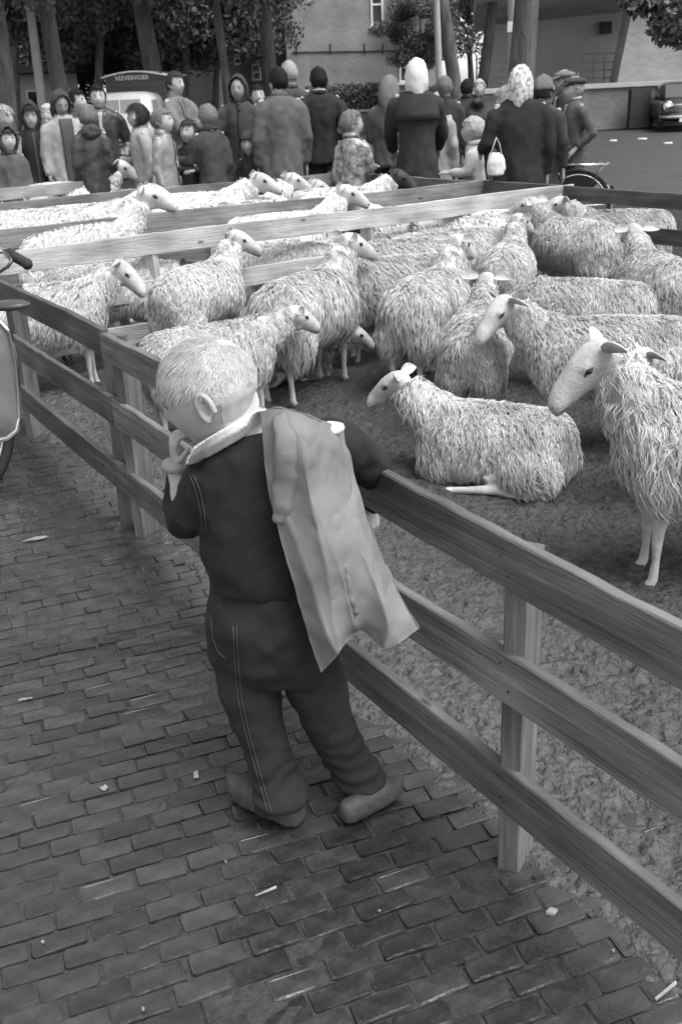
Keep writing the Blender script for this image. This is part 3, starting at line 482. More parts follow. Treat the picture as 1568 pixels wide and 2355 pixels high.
def woolly(mb, n, vox, ll, lr, m, rng, keepf, lie=False):
    fl = remesh(mb, vox, 8); P, N, BV, BF = sample_surface(fl, int(n), rng); V0, N0 = arrays(fl); V0 = V0+N0*(vnoise(V0*9+len(TORSO))*.012+vnoise(V0*26)*.006)[:, None]; bpy.data.meshes.remove(fl)
    keep = keepf(P, N); zf = np.clip((.93-P[:, 2])/.5, 0, 1) if not lie else np.clip((.53-P[:, 2])/.5, 0, 1)
    lv, lq, lt = wool_locks(P[keep], N[keep], (ll*(.72+.6*zf))[keep], lr, rng, m=m)
    if lie: lv[:, 2] = np.maximum(lv[:, 2], .004)
    return npmesh(np.concatenate([V0, lv]), np.concatenate([np.array([f for f in BF if len(f) == 4]), lq+len(V0)]), lt+len(V0), True, 'fleece')
def torso(kind):
    if kind in TORSO: return TORSO[kind]
    lie = kind in ('lying', 'farlie'); zc = .65 if not lie else .275; base = MB(); n_ = 20; rings = []; rng = np.random.default_rng(len(kind)*7)
    T = [(-.545, .03, .06, .08), (-.50, .02, .16, .18), (-.42, .012, .215, .225), (-.25, .005, .242, .24), (0, 0, .25, .245), (.2, .002, .238, .24), (.34, .012, .2, .222), (.44, .03, .14, .17), (.49, .04, .06, .09)]
    for x, z, ry, rz in T:
        ring = []
        for j in range(n_):
            a = 2*math.pi*j/n_; y_, z_ = math.cos(a)*ry, math.sin(a)*rz
            if lie and z_ < 0: z_ = max(z_*1.05, -.255); y_ *= 1+.22*(-z_/.25)
            if not lie and z_ > 0: y_ *= 1-.12*(z_/rz)**2
            ring.append((x, y_, zc+z+z_))
        rings.append(ring)
    base.loft(rings)
    for sy in (-1, 1):
        if not lie: base.ball((-.37, sy*.12, zc-.13), (.15, .115, .21)); base.ball((.30, sy*.11, zc-.08), (.13, .10, .16))
        else: base.ball((-.33, sy*.19, .17), (.2, .12, .17)); base.ball((.28, sy*.14, .16), (.15, .11, .16))
    base.tube([(.28, 0, zc+.04), (.38, 0, zc+.12), (.44, 0, zc+.19)], [(.14, .17), (.13, .15), (.10, .11)], 14)
    K = KINDS[kind]; me = woolly(base, K[0], .03, K[1], K[2], K[3], rng, lambda P, N: ~((P[:, 2] < (.44 if not lie else .03)) & (np.abs(N[:, 2]) > .8)), lie)
    me.materials.append(WOOL[0]); TORSO[kind] = me; return me
SHEEP = 0; SK = .71; LRK = .42
def sheep(label, at, deg, s=1.0, neck=(45, 0), head=(0, 28, 0), wool=0, n=4000, lie=False, dark=False, legs=True, ll=.075, lr=.0105, ears=(.30, .30), earlen=.15, group='sheep in the pens', fat=1.0, lowneck=0, headk=1.0, name='sheep', tail=True, stuff=None, vox=.03, dz=0.0, wadj=0):
    q_ = min((50, 38, 20, 5, -18), key=lambda a: abs(a-neck[0])); neck = (q_, 0)
    """at = ground point under the middle of the trunk; deg = heading; neck=(rise, yaw); head=(yaw, nose-down, roll)"""
    global SHEEP; SHEEP += 1; s = s*SK; rng = np.random.default_rng(SHEEP); far = n < 3600; coat_kind = ('farlie' if n < 5000 else 'lying') if lie else ('far' if far else ('shaggy' if ll > .08 else 'medium')); h = thing(name, label, 'sheep', (at[0], at[1], dz), math.radians(deg), group)
    h.scale = (s,)*3; s = 1.0; zc = .65 if not lie else .275
    np_, ny_ = math.radians(neck[0]), math.radians(neck[1]); nv = np.array([math.cos(np_)*math.cos(ny_), math.cos(np_)*math.sin(ny_), math.sin(np_)]); nb = np.array([.33, 0, zc+.08+lowneck])
    NL = .36; ne = nb+nv*NL; mid_ = nb+nv*NL*.5+np.array([.015, 0, -.01]); R = frame(ny_*.5+math.radians(head[0]), math.radians(head[1]), math.radians(head[2])); ho = ne+nv*.03
    fo = obj('fleece', torso(coat_kind), None, h); tag(fo, kind='stuff'); fo.scale = (1, fat, 1)
    ms = fo.material_slots[0]; ms.link = 'OBJECT'; ms.material = WOOL[wool]
    key = (coat_kind, neck)
    if key not in NECKS:
        nk = MB(); nk.tube([nb-nv*.08, nb+nv*.06, mid_, nb+nv*NL*.95], [(.13, .17), (.14, .17), (.115, .14), (.090, .106)], 16); K = KINDS[coat_kind]
        NECKS[key] = woolly(nk, K[0]//11 if not far else 220, .02, K[1]*.85, K[2], K[3], rng, lambda P, N: (np.linalg.norm(P-(ho+R[:, 0]*.11*headk), axis=1) > .098) & ((P-nb)@nv > -.02)); NECKS[key].materials.append(WOOL[0])
    no = obj('neck_wool', NECKS[key], None, h); tag(no, kind='stuff'); no.material_slots[0].link = 'OBJECT'; no.material_slots[0].material = WOOL[wool]
    # body: head, neck core, trunk core and legs as one skin
    b = MB(); head_mb(b, ho, R, headk); b.tube([nb, mid_, ho+R[:, 0]*.02], [.09, .075, .062], 12); b.tube([(-.34, 0, zc), (0, 0, zc), (.3, 0, zc+.04)], [.10, .11, .10], 10); hooves = []
    if not lie:
        for sy in (-1, 1):
            j1, j2 = rng.uniform(-.05, .05), rng.uniform(-.05, .05)
            b.tube([(.28, sy*.10, zc-.05), (.295+j1*.3, sy*.105, .45), (.31+j1*.7, sy*.10, .29), (.305+j1, sy*.10, .15), (.31+j1, sy*.10, .062), (.33+j1, sy*.10, .025)], [.07, .045, .028, .0185, .023, .024], 12)
            b.tube([(-.34, sy*.11, zc-.05), (-.36+j2*.3, sy*.12, .48), (-.45+j2*.6, sy*.115, .335), (-.432+j2, sy*.11, .17), (-.425+j2, sy*.11, .065), (-.40+j2, sy*.11, .025)], [.09, .06, .029, .02, .024, .024], 12)
            b.ball((-.452+j2*.6, sy*.115, .345), (.028, .022, .04), 8, 6)
            hooves += [(.335+j1, sy*.10), (-.395+j2, sy*.11)]
    else:
        for sy in (-1, 1):
            b.tube([(.30, sy*.12, .22), (.42, sy*.15, .10), (.40, sy*.16, .05), (.22, sy*.17, .035), (.10, sy*.18, .03)], [.06, .04, .032, .021, .023], 10)
            b.tube([(-.30, sy*.2, .2), (-.08, sy*.25, .10), (-.18, sy*.27, .05), (-.3, sy*.28, .035)], [.08, .045, .03, .022], 10)
        b.tube([(-.22, .24, .06), (.02, .32, .045), (.16, .34, .03)], [.04, .025, .022], 10)
    bo = obj('body', remesh(b, .0115 if n > 8500 else (.0185 if not far else .024), 2), FACE_D if dark else FACE, h); V, _ = arrays(bo.data); setv(bo.data, V*s)
    if lie: hooves = [(.075, .18), (.19, .345)]
    for hx, hy in hooves:
        hb = MB()
        for q in (-1, 1):
            hb.loft([[((hx+dx)*s, (hy+q*.0135+dy)*s, z*s) for dx, dy in ((-.03*k, -.012*k), (.022*k+z0, -.011*k), (.032*k+z0, 0), (.022*k+z0, .011*k), (-.03*k, .012*k))] for z, k, z0 in ((.002, 1.1, .014), (.02, 1, .006), (.045, .8, -.008))])
        obj('hoof', hb, HOOF, h)
    fm = FACE_D if dark else FACE
    for sd_ in (-1, 1):
        em = ear_mesh(ho, R, sd_, headk, ears[0], ears[1], earlen); eo = obj('ear', em, fm, h); V, _ = arrays(em); setv(em, V*s)
        e = MB(); e.ball((ho+R@(np.array([.083, sd_*.0655, .026])*headk))*s, .0165*s*headk, 12, 8); e.tube([(ho+R@(np.array(p)*headk))*s for p in ((.108, sd_*.0635, .016), (.098, sd_*.0715, .026), (.083, sd_*.0755, .034), (.064, sd_*.0765, .028))], .0046*s, 6); obj('eye', e, EYE, h, True)
    nz_ = MB()
    for sd_ in (-1, 1):
        nz_.tube([(ho+R@(np.array(p)*headk))*s for p in ((.292, sd_*.012, -.018), (.282, sd_*.026, -.012), (.268, sd_*.035, -.014))], [.004*s, .0065*s, .003*s], 6)
        nz_.tube([(ho+R@(np.array(p)*headk))*s for p in ((.291, 0, -.042), (.272, sd_*.030, -.048), (.235, sd_*.040, -.052), (.20, sd_*.042, -.047))], [.004*s, .0045*s, .004*s, .002*s], 6)
    obj('nose', nz_, NOSE, h, True)
    return h
def back(x, y, s=1.0, z=.91): return G(x, y, z*s*SK)
def front_at(x, y, deg, s=1.0, fx=.32): p = G(x, y); a = math.radians(deg); return np.array([p[0]-fx*s*SK*math.cos(a), p[1]-fx*s*SK*math.sin(a)])
D = 'nearest pen sheep'
# --- nearest pen
sheep('big bare-faced sheep standing at the right edge, head in left profile', front_at(1490, 1338, 176, 1.08), 176, 1.08, (50, 0), (8, 40, 0), 0, 11000, ll=.10, lr=.0085, ears=(.4, .6), earlen=.13, group=D)
sheep('sheep lying down in the mud behind the fence', G(1125, 1105), 149, .93, (38, 8), (6, 30, 0), 0, 11000, lie=True, ll=.09, lr=.009, ears=(.3, .6), earlen=.13, group=D)
sheep('sheep looking down at the camera with ears spread, its body running right', back(1400, 718), 170, .98, (40, 10), (35, 38, 0), 0, 9000, ears=(.45, .25), group=D)
sheep('sheep with drooping ear half hidden behind the big right-edge sheep', back(1800, 800), 172, .98, (18, 0), (15, 40, 0), 0, 6000, group=D)
sheep('woolly rump seen from behind, left of the ear-spread sheep', back(1098, 682), 76, .92, (40, -20), (-10, 20, 0), 0, 8000, group=D)
sheep('large shaggy rump left of the smaller rump in the middle of the pen', back(985, 625), 62, 1.0, (48, 0), (-10, 20, 0), 0, 9000, ll=.09, group=D)
sheep('rounded woolly back with no head showing, right of the middle', back(1345, 625), 150, .95, (-20, 0), (0, 40, 0), 0, 7000, group=D)
sheep('stout sheep facing away with its head up, near the rear right fence', back(1325, 512), 118, 1.05, (35, 0), (20, 10, 0), 0, 7000, group=D)
sheep('sheep seen from behind with both ears out, at the right edge', back(1515, 580), 92, 1.0, (38, 0), (0, 10, 0), 0, 7500, group=D)
sheep('sheep with its head over the rear fence corner, body running right', back(1430, 480), 165, 1.0, (42, 0), (15, 15, 0), 0, 5000, group=D)
sheep('narrow sheep squeezed in the crowd looking right', back(1168, 545), 72, .95, (45, 0), (-30, 20, 0), 0, 5000, group=D)
sheep('sheep facing left with head low behind the pale fence end', back(1080, 522), 178, 1.0, (12, 10), (30, 35, 0), 0, 4500, group=D)
sheep('long grey back in front of the pale fence, right of centre', back(960, 545), 185, 1.0, (-5, 0), (0, 30, 0), 0, 4500, group=D)
sheep('back of a sheep pressed along the pale fence, only a strip showing', back(850, 535, .95), 195, .95, (-5, 0), (0, 30, 0), 0, 3000, group=D)
sheep('sheep behind the upright centre sheep, its rump to the right', back(905, 588), 190, 1.0, (5, 0), (0, 30, 0), 0, 7000, ll=.085, group=D)
sheep('tall sheep in the centre standing with its bare foreleg showing', back(705, 640), 58, 1.05, (52, 0), (-25, 20, 0), 0, 9000, ll=.09, group=D)
sheep('broad sheep right behind the boy, its ear hanging out', back(478, 712), 28, .90, (25, 10), (10, 25, 0), 0, 9000, group=D)
sheep('dark sheep lying low under the broad sheep behind the boy', G(655, 875), 20, .85, (10, 0), (0, 30, 0), 3, 4000, lie=True, group=D)
sheep('upright sheep by the pale fence with its head turned right', back(455, 605), 62, 1.0, (50, 0), (-45, 25, 0), 1, 8000, group=D)
sheep('sheep in right profile behind the dark left fence', back(85, 652), 12, 1.0, (38, 0), (-5, 42, 0), 1, 9000, ll=.09, group=D)
sheep('sheep with a dark face partly hidden behind the right-profile sheep', back(240, 602), 18, 1.0, (12, 0), (-5, 20, 0), 1, 4500, dark=True, group=D)
sheep('grey back wedged between the pale fence and the centre sheep', back(630, 550), 8, .95, (10, 0), (10, 35, 0), 0, 4000, group=D)
# --- second pen
D = 'sheep in the second pen'
sheep('white sheep with raised head in right profile behind the pale fence', back(170, 500, 1.26), 22, 1.26, (55, 0), (-8, 18, 0), 2, 5000, lr=.008, ll=.055, group=D)
sheep('sheep with raised head just left of the fence joint in the second pen', back(660, 485, 1.14), 22, 1.14, (50, 0), (-12, 22, 0), 2, 3500, group=D)
sheep('sheep seen head-on with both ears spread level in the second pen', back(545, 515, 1.08), 95, 1.08, (35, 0), (0, 5, 0), 2, 3000, group=D)
sheep('sheep looking left over the pale fence from the second pen', back(940, 470, 1.08), 190, 1.08, (40, 0), (25, 25, 0), 2, 2500, group=D)
sheep('strip of grey back between the two fences at the right', back(1110, 482, 1.08), 185, 1.08, (5, 0), (0, 30, 0), 0, 2500, group=D)
# --- third pen
D = 'sheep in the third pen'
sheep('long white back across the left edge of the third pen', back(100, 478, 1.32), 12, 1.32, (20, 0), (0, 25, 0), 2, 4500, lr=.008, ll=.05, group=D)
sheep('white sheep with its head hidden behind the raised profile head', back(200, 466, 1.20), 18, 1.20, (35, 10), (0, 20, 0), 2, 3000, lr=.008, ll=.05, group=D)
sheep('black-faced sheep with one long ear held level in the third pen', back(520, 462, 1.20), 195, 1.20, (8, 0), (55, 30, 0), 2, 3000, dark=True, lr=.008, ll=.05, group=D)
sheep('white sheep with bare pale head in right profile, far middle', back(440, 440, 1.26), 14, 1.26, (35, 0), (-5, 20, 0), 2, 3500, lr=.008, ll=.05, group=D)
sheep('sheep with its ears pricked beside the black-headed sheep', back(560, 450, 1.14), 30, 1.14, (45, 0), (-10, 20, 0), 2, 2500, lr=.008, ll=.05, group=D)
sheep('sheep nosing its neighbour in the third pen', back(625, 452, 1.10), 40, 1.10, (38, 0), (-30, 25, 0), 2, 2500, lr=.008, ll=.05, group=D)
sheep('black-headed sheep facing right in the far corner of the third pen', back(775, 428, 1.20), 12, 1.20, (35, 0), (-5, 28, 0), 1, 2500, dark=True, lr=.008, ll=.05, group=D)
# --- fourth pen
D = 'sheep in the farthest pens'
sheep('white sheep looking left at the far left edge', back(70, 408, 1.20), 200, 1.20, (38, 0), (0, 20, 0), 2, 2500, lr=.008, ll=.05, group=D)
sheep('white sheep with rounded poll facing right in the far pen', back(160, 415, 1.26), 12, 1.26, (45, 0), (-8, 28, 0), 2, 3000, lr=.008, ll=.05, group=D)
sheep('white sheep lifting its head beside the blurred raincoat child', back(265, 408, 1.20), 18, 1.20, (50, 0), (-25, 25, 0), 2, 2500, lr=.008, ll=.05, group=D)
sheep('white sheep facing the camera with pointed ears before the dark jacket', back(213, 392, 1.08), 265, 1.08, (60, 0), (0, 30, 0), 2, 2000, lr=.008, ll=.05, group=D)
sheep('small black sheep among the white backs at the far left', back(150, 393, 1.02), 190, 1.02, (20, 0), (0, 30, 0), 3, 2000, dark=True, lr=.008, ll=.05, group=D)
sheep('farthest strip of white back before the dark hooded girl', back(90, 396, 1.08), 5, 1.08, (10, 0), (0, 30, 0), 2, 2000, lr=.008, ll=.05, group=D)
# ================================================================== people: shared builders
SKIN = mat('skin', .34, .55, .10, 18, .12, 150, spec=.35, bdist=.002); SKIN_D = mat('skin_weathered', .2, .6, .15, 18, .15, 150, spec=.35, bdist=.002); EYED = mat('eye_dark', .02, .3, 0)
def head_dirs(n=36, m=26):
    V = []; F = []
    for i in range(m+1):
        th = math.pi*i/m
        for j in range(n): ph = 2*math.pi*j/n; V.append((math.sin(th)*math.cos(ph), math.sin(th)*math.sin(ph), math.cos(th)))
    for i in range(m):
        for j in range(n): F.append((i*n+j, (i+1)*n+j, (i+1)*n+(j+1) % n, i*n+(j+1) % n))
    return np.array(V), F
def gauss(D, c, w_): return np.exp(-np.sum((D-unit(c))**2, 1)/(w_*w_))
def head_shape(D, child=False, face=True):
    """unit directions -> head surface (x forward, y left, z up), metres for an adult head"""
    dims = np.array([.098, .076, .116]) if not child else np.array([.102, .083, .112]); V = D*dims; z = D[:, 2]; lo = np.clip(-z, 0, 1)
    V[:, 1] *= 1-.26*lo**1.3; V[:, 0] *= np.where(D[:, 0] < 0, 1-.34*lo**1.2, 1-.02*lo); V[:, 0] += np.where(z < 0, .012*lo, 0)
    if child: V[:, 0] += np.where((D[:, 0] < 0) & (z > -.3), -.006, 0)
    if face:
        k = .8 if child else 1.0; off = .026*k*gauss(D, (1, 0, -.16), .17)+.012*k*gauss(D, (1, 0, .06), .13)-.010*gauss(D, (.9, .33, .07), .17)-.010*gauss(D, (.9, -.33, .07), .17)
        off += .005*k*gauss(D, (.93, .27, .27), .2)+.005*k*gauss(D, (.93, -.27, .27), .2)+.008*gauss(D, (.9, 0, -.50), .16)-.006*gauss(D, (.92, 0, -.41), .08)+.012*gauss(D, (.72, 0, -.9), .24)+.006*gauss(D, (.75, .5, -.25), .25)+.006*gauss(D, (.75, -.5, -.25), .25)
        V = V+D*off[:, None]
    return V
def add_head(mb, c, R, k=1.0, child=False, ears=True, res=(36, 26)):
    D_, F = head_dirs(*res); V = head_shape(D_, child)*k; mb.add(V@R.T+c, F)
    if ears:
        for sd_ in (-1, 1): add_ear(mb, c, R, sd_, k, child)
def add_ear(mb, c, R, sd_, k, child):
    e = .034 if child else .031; o = np.array([-.006, sd_*(.078 if child else .072), -.018]); pts = []; rad = []
    for i in range(13):
        a = math.radians(205-i*24); r_ = e*(1 if i < 8 else .82); pts.append(c+R@((o+np.array([-.55*r_*math.cos(a)*-1-.006, sd_*(.012-.004*math.cos(a)), r_*math.sin(a)]))*k)); rad.append(.0065*k)
    mb.tube([p*.62+(c+R@((o+np.array([-.008, sd_*.010, 0]))*k))*.38 for p in pts[1:9]], .0045*k, 6)
    mb.tube(pts, rad, 7); mb.ball(c+R@((o+np.array([-.004, sd_*.004, -.002]))*k), np.array([.014, .006, .022])*k, 8, 6, R)
def add_hand(mb, w_, d, nrm, k=1.0, curl=.5, side=1, spread=.10, n=7):
    d = unit(d); nrm = unit(np.array(nrm)-d*(np.array(nrm)@d)); s_ = np.cross(nrm, d)*side; w_ = np.array(w_, float)
    mb.tube([w_-d*.03*k, w_, w_+d*.04*k, w_+d*.085*k, w_+d*.095*k], [(.025*k, .02*k), (.026*k, .02*k), (.038*k, .017*k), (.041*k, .015*k), (.036*k, .011*k)], 10, ref=nrm)
    for i, (o, L_) in enumerate(((-.030, .058), (-.010, .074), (.010, .08), (.030, .072))):
        p = w_+d*.085*k+s_*o*k; dd = unit(d+s_*o*spread*20*.1); pts = [p-d*.015*k, p]; a = 0
        for j, fr in enumerate((.42, .32, .26)):
            a += curl*(.7 if j == 0 else 1); q = dd*math.cos(a)+nrm*math.sin(a); pts.append(pts[-1]+q*L_*fr*k)
        mb.tube(pts, [.009*k, .0095*k, .009*k, .008*k, .0055*k], n)
    p = w_+d*.03*k+s_*.032*k; t1 = unit(d*.6+s_*.7+nrm*.35); t2 = unit(d*.85+s_*.25+nrm*.55)
    mb.tube([p-s_*.012*k, p, p+t1*.032*k, p+t1*.032*k+t2*.028*k, p+t1*.032*k+t2*.05*k], [.012*k, .013*k, .0105*k, .0095*k, .006*k], n)
def hair_ribbons(P, N, fwd, L_, rad, rng, lift=.25, m=1):
    n = len(P); t = nrmv(fwd+rng.normal(0, .22, (n, 3))); t = nrmv(t-N*np.sum(t*N, 1, keepdims=True)); b = nrmv(np.cross(t, N)); q = (L_*(.6+.7*rng.random(n)))[:, None]/3; wv = rng.normal(0, .3, (n, 1))
    d0 = nrmv(N*lift*1.5+t); d1 = nrmv(N*lift*.5+t); d2 = nrmv(t-N*.15)
    pts = [P-N*.002, P+d0*q+b*q*wv*.3, P+d0*q+d1*q-b*q*wv*.2, P+d0*q+d1*q+d2*q+b*q*wv*.3]; V = np.empty((n, 7, 3)); r_ = rad*(.6+.8*rng.random((n, 1)))
    for i, w_ in enumerate((1, 1, .7)): V[:, 2*i] = pts[i]-b*r_*w_; V[:, 2*i+1] = pts[i]+b*r_*w_
    V[:, 6] = pts[3]; o = (np.arange(n)*7)[:, None, None]
    return npmesh(V.reshape(-1, 3), (np.array([(0, 1, 3, 2), (2, 3, 5, 4)])[None]+o).reshape(-1, 4), (np.array([(4, 5, 6)])[None]+o).reshape(-1, 3), True, 'hair')
def wrinkle(me, amp, sc, seed=0, stretch=(1, 1, 1), amp2=0, sc2=30):
    V, N = arrays(me); Q = V*np.array(stretch)*sc+seed*7.3; d = vnoise(Q)*amp+vnoise(Q*2.1+5)*amp*.5
    if amp2: d = d+vnoise(V*sc2+3)*amp2
    setv(me, V+N*d[:, None]); return me
def clog_mesh(k=1.0):
    rings = []
    for x, w_, z0, z1 in ((-.10, .012, .02, .055), (-.094, .026, .006, .066), (-.075, .035, .0, .072), (-.04, .038, 0, .068), (0, .039, 0, .066), (.04, .043, 0, .072), (.07, .041, .001, .069), (.095, .031, .006, .062), (.115, .018, .018, .058), (.128, .006, .036, .056)):
        zm = (z0+z1)/2; rings.append([(x*k, math.cos(a)*w_*k*(1 if math.sin(a) < 0 else .88), (zm+math.copysign(abs(math.sin(a))**.75, math.sin(a))*(z1-z0)/2)*k) for a in [i*math.pi/8 for i in range(16)]])
    return MB().loft(rings).mesh('clog', True)
# ================================================================== the boy at the fence
from mathutils.bvhtree import BVHTree
def bvh_of(me):
    V, _ = arrays(me); return BVHTree.FromPolygons([Vector(v) for v in V.tolist()], [tuple(p.vertices) for p in me.polygons])
def hit(b, x, y, off=.0015):
    d = Vector(ray(x, y).tolist()).normalized(); r = b.ray_cast(Vector(CP.tolist()), d)
    return None if r[0] is None else np.array(r[0]-d*off)
BOYY = 1.95
def ppm(p): return FPX/((np.array(p)-CP)@Fw)
def pxring(c, hw, dep, Y, n=20, sq=1.0):
    o = PY(c[0], c[1], Y); k = ppm(o); r_ = (Rt*hw[0]-Up*hw[1])/k; dv = np.array([0, 1., 0])*dep
    out = []
    for i in range(n):
        a = 2*math.pi*i/n; ca, sa = math.cos(a), math.sin(a); out.append(o+r_*math.copysign(abs(ca)**sq, ca)+dv*math.copysign(abs(sa)**sq, sa))
    return out
def pxtube(mb, L_, n=14):
    P = [PY(x, y, Y) for x, y, Y, r in L_]; mb.tube(P, [r/ppm(p) for p, (_, _, _, r) in zip(P, L_)], n)
def build_boy():
    base = G(640, 1880); h = thing('person', 'small blond boy leaning over the fence, a pale coat hung over his shoulder', 'person', (base[0], base[1], 0)); loc = np.array([base[0], base[1], 0])
    den = mat('dark_denim', .017, .85, .16, 60, .8, 300, spec=.25, bdist=.003); dent = mat('denim_trousers', .021, .85, .16, 60, .8, 300, spec=.25, bdist=.003)
    coatm = mat('pale_raincoat', .165, .7, .22, 7, .5, 420, spec=.3, bdist=.0025); shirt = mat('pale_collar', .6, .8, .1, 20, .3, 200); stitch = mat('stitch_thread', .06, .8, .1)
    hairm = mat('blond_hair', .44, .6, .16, 40, .35, 220, spec=.25, bdist=.003)
    def put(name, me, m, smooth=True, parent=h):
        if isinstance(me, MB): me = me.mesh(name, smooth)
        V, _ = arrays(me); setv(me, V-loc); return obj(name, me, m, parent)
    # --- skin: head, neck, hands, arms and core in one surface
    b = MB(); fwd = unit([-.95, .20, -.36]); lf = unit(np.cross((0, 0, 1), fwd)); roll = .05; up_ = np.cross(fwd, lf); R = np.stack([fwd, lf, up_], 1)*.95
    hc_ = PY(484, 900, BOYY); add_head(b, hc_, R, 1.0, True, ears=False, res=(64, 44))
    nk = PY(585, 1010, BOYY+.01); b.tube([hc_+R@np.array([-.03, 0, -.04]), (hc_+nk)/2+np.array([0, .01, -.01]), nk], [.062, .056, .06], 14)
    b.tube([nk, PY(605, 1150, BOYY+.01), PY(615, 1400, BOYY+.01)], [.07, .09, .1], 12)
    sL, eL, wL = PY(462, 1098, BOYY), PY(425, 1192, BOYY+.05), PY(407, 1072, BOYY+.08); b.tube([sL, (sL+eL)/2, eL, (eL+wL)/2, wL], [.034, .03, .028, .026, .022], 10)
    sR, eR, wR = PY(765, 1010, BOYY+.03), PY(845, 1068, BOYY+.17), PY(852, 1165, BOYY+.31); b.tube([sR, (sR+eR)/2, eR, (eR+wR)/2, wR], [.034, .03, .028, .026, .022], 10)
    for sd_, pts in ((0, [(575, 1450, BOYY), (590, 1640, 1.95), (650, 1860, 1.90)]), (1, [(690, 1450, BOYY), (745, 1640, 1.97), (840, 1815, 1.95)])): pxtube(b, [(x, y, Y+.01, 30) for x, y, Y in pts], 10)
    body = remesh(b, .0042, 3); hb = MB()
    add_hand(hb, wL, unit(np.array([.0, -.12, 1.0])), unit(np.array([.8, .25, .1])), .66, .8, 1); add_hand(hb, wR, (.05, .1, -1), (-.6, .6, 0), .66, .4, 1)
    add_ear(hb, hc_, R, 1, .98, True); add_ear(hb, hc_, R, -1, .98, True)
    hm = remesh(hb, .0026, 3); V1, _ = arrays(body); V2, _ = arrays(hm); F1 = [tuple(p.vertices) for p in body.polygons]; F2 = [tuple(i+len(V1) for i in p.vertices) for p in hm.polygons]
    me = npmesh(np.concatenate([V1, V2]), np.array([f for f in F1+F2 if len(f) == 4])); bo = put('body', me, SKIN)
    for sd_ in (-1, 1):
        ey = MB(); ey.ball(hc_+R@np.array([.088, sd_*.031, .008]), (.009, .009, .009), 10, 8); ey.tube([hc_+R@np.array(p) for p in ((.097, sd_*.018, .016), (.0985, sd_*.031, .019), (.09, sd_*.044, .014))], .0015, 5)
        put('eye', ey, EYED)
    # --- hair: short blond strands whorling from the crown
    rng = np.random.default_rng(3); D_, F = head_dirs(48, 34); capV = head_shape(D_, True, False)*1.02; keep = lambda D: (D[:, 2] > np.where(D[:, 0] > .25, .34+.25*np.clip(D[:, 0]-.55, 0, 1), np.where(D[:, 0] > -.25, .02, -.62))) & ~((np.abs(D[:, 0]-.02) < .17) & (D[:, 2] < .05) & (np.abs(D[:, 1]) > .5))
    n = 15000; Q = rng.normal(0, 1, (n*2, 3)); Q = nrmv(Q); Q = Q[keep(Q)]; Q = Q[(Q[:, 2]+.35*vnoise(Q*6)+rng.normal(0, .12, len(Q)) > .15) | (Q[:, 0] > .25)][:n]; S = head_shape(Q, True, False)*1.012; crown = unit([-.62, .05, .78]); tv = Q-crown; tn = nrmv(tv-Q*np.sum(tv*Q, 1, keepdims=True)); sw = np.cross(Q, tn)
    near = np.exp(-np.sum(tv**2, 1)/.25)[:, None]; fd = nrmv(tn+sw*.55*near+np.array([.45, 0, -.15])*np.clip(Q[:, 2:3], 0, 1)); Ls = np.where((Q[:, 2] > .30) & (Q[:, 0] > -.45), .040, np.where(Q[:, 2] > .15, .018, .009))
    hm = hair_ribbons(S, Q, fd, Ls, .0006, rng, .13); V, _ = arrays(hm); setv(hm, V@R.T+hc_); tag(put('hair', hm, hairm), kind='stuff')
    sel = keep(D_*.999+1e-4); capF = [f for f in F if all(sel[i] for i in f)]; cap = MB().add(capV*.993@R.T+hc_, capF).mesh('hair_base', True); put('hair_base', cap, hairm)
    # --- jacket
    j = MB(); Yc = BOYY
    j.loft([pxring((598, 985), (66, -14), .05, Yc), pxring((600, 1022), (134, -34), .075, Yc), pxring((602, 1075), (158, -34), .095, Yc), pxring((606, 1150), (156, -22), .105, Yc), pxring((612, 1230), (148, -8), .108, Yc), pxring((616, 1300), (148, 0), .112, Yc), pxring((616, 1338), (140, 0), .108, Yc)])
    pxtube(j, [(478, 1085, Yc-.005, 52), (450, 1130, Yc+.005, 54), (432, 1182, Yc+.02, 50), (424, 1200, Yc+.05, 44), (414, 1150, Yc+.07, 40), (410, 1085, Yc+.08, 33)])
    ar = [PY(745, 1018, Yc+.02), PY(800, 1035, Yc+.09), PY(846, 1068, Yc+.17), PY(862, 1105, Yc+.245), PY(858, 1150, Yc+.29)]; j.tube(ar, [.056, .055, .053, .047, .04], 14)
    jm = wrinkle(remesh(j, .0062, 5), .010, 10, 1, (1, 1, .8), .003, 34); put('jacket', jm, den); V, _ = arrays(jm); jb = BVHTree.FromPolygons([Vector((v+loc).tolist()) for v in V], [tuple(p.vertices) for p in jm.polygons])
    # --- trousers
    t = MB(); t.loft([pxring((616, 1320), (136, 0), .105, Yc), pxring((617, 1350), (138, 0), .105, Yc), pxring((620, 1430), (150, 2), .118, Yc), pxring((626, 1500), (152, 5), .108, Yc), pxring((634, 1545), (140, 8), .08, Yc)])
    pxtube(t, [(560, 1480, 1.95, 74), (572, 1570, 1.945, 69), (587, 1640, 1.935, 62), (612, 1720, 1.92, 56), (634, 1790, 1.905, 57), (648, 1828, 1.89, 66), (656, 1852, 1.885, 63)], 18)
    pxtube(t, [(700, 1480, 1.955, 76), (724, 1560, 1.96, 70), (748, 1640, 1.965, 61), (790, 1720, 1.965, 55), (828, 1785, 1.96, 55), (845, 1822, 1.955, 54)], 18)
    tm = remesh(t, .0068, 14); wrinkle(tm, .008, 11, 2, (1.2, 1.2, .9), .0035, 30); V, N = arrays(tm); low = np.clip((.30-V[:, 2])/.25, 0, 1); setv(tm, V+N*(np.sin(V[:, 2]*150+vnoise(V*14)*4)*.0035*low)[:, None])
    put('trousers', tm, dent); V, _ = arrays(tm); tb = BVHTree.FromPolygons([Vector((v+loc).tolist()) for v in V], [tuple(p.vertices) for p in tm.polygons])
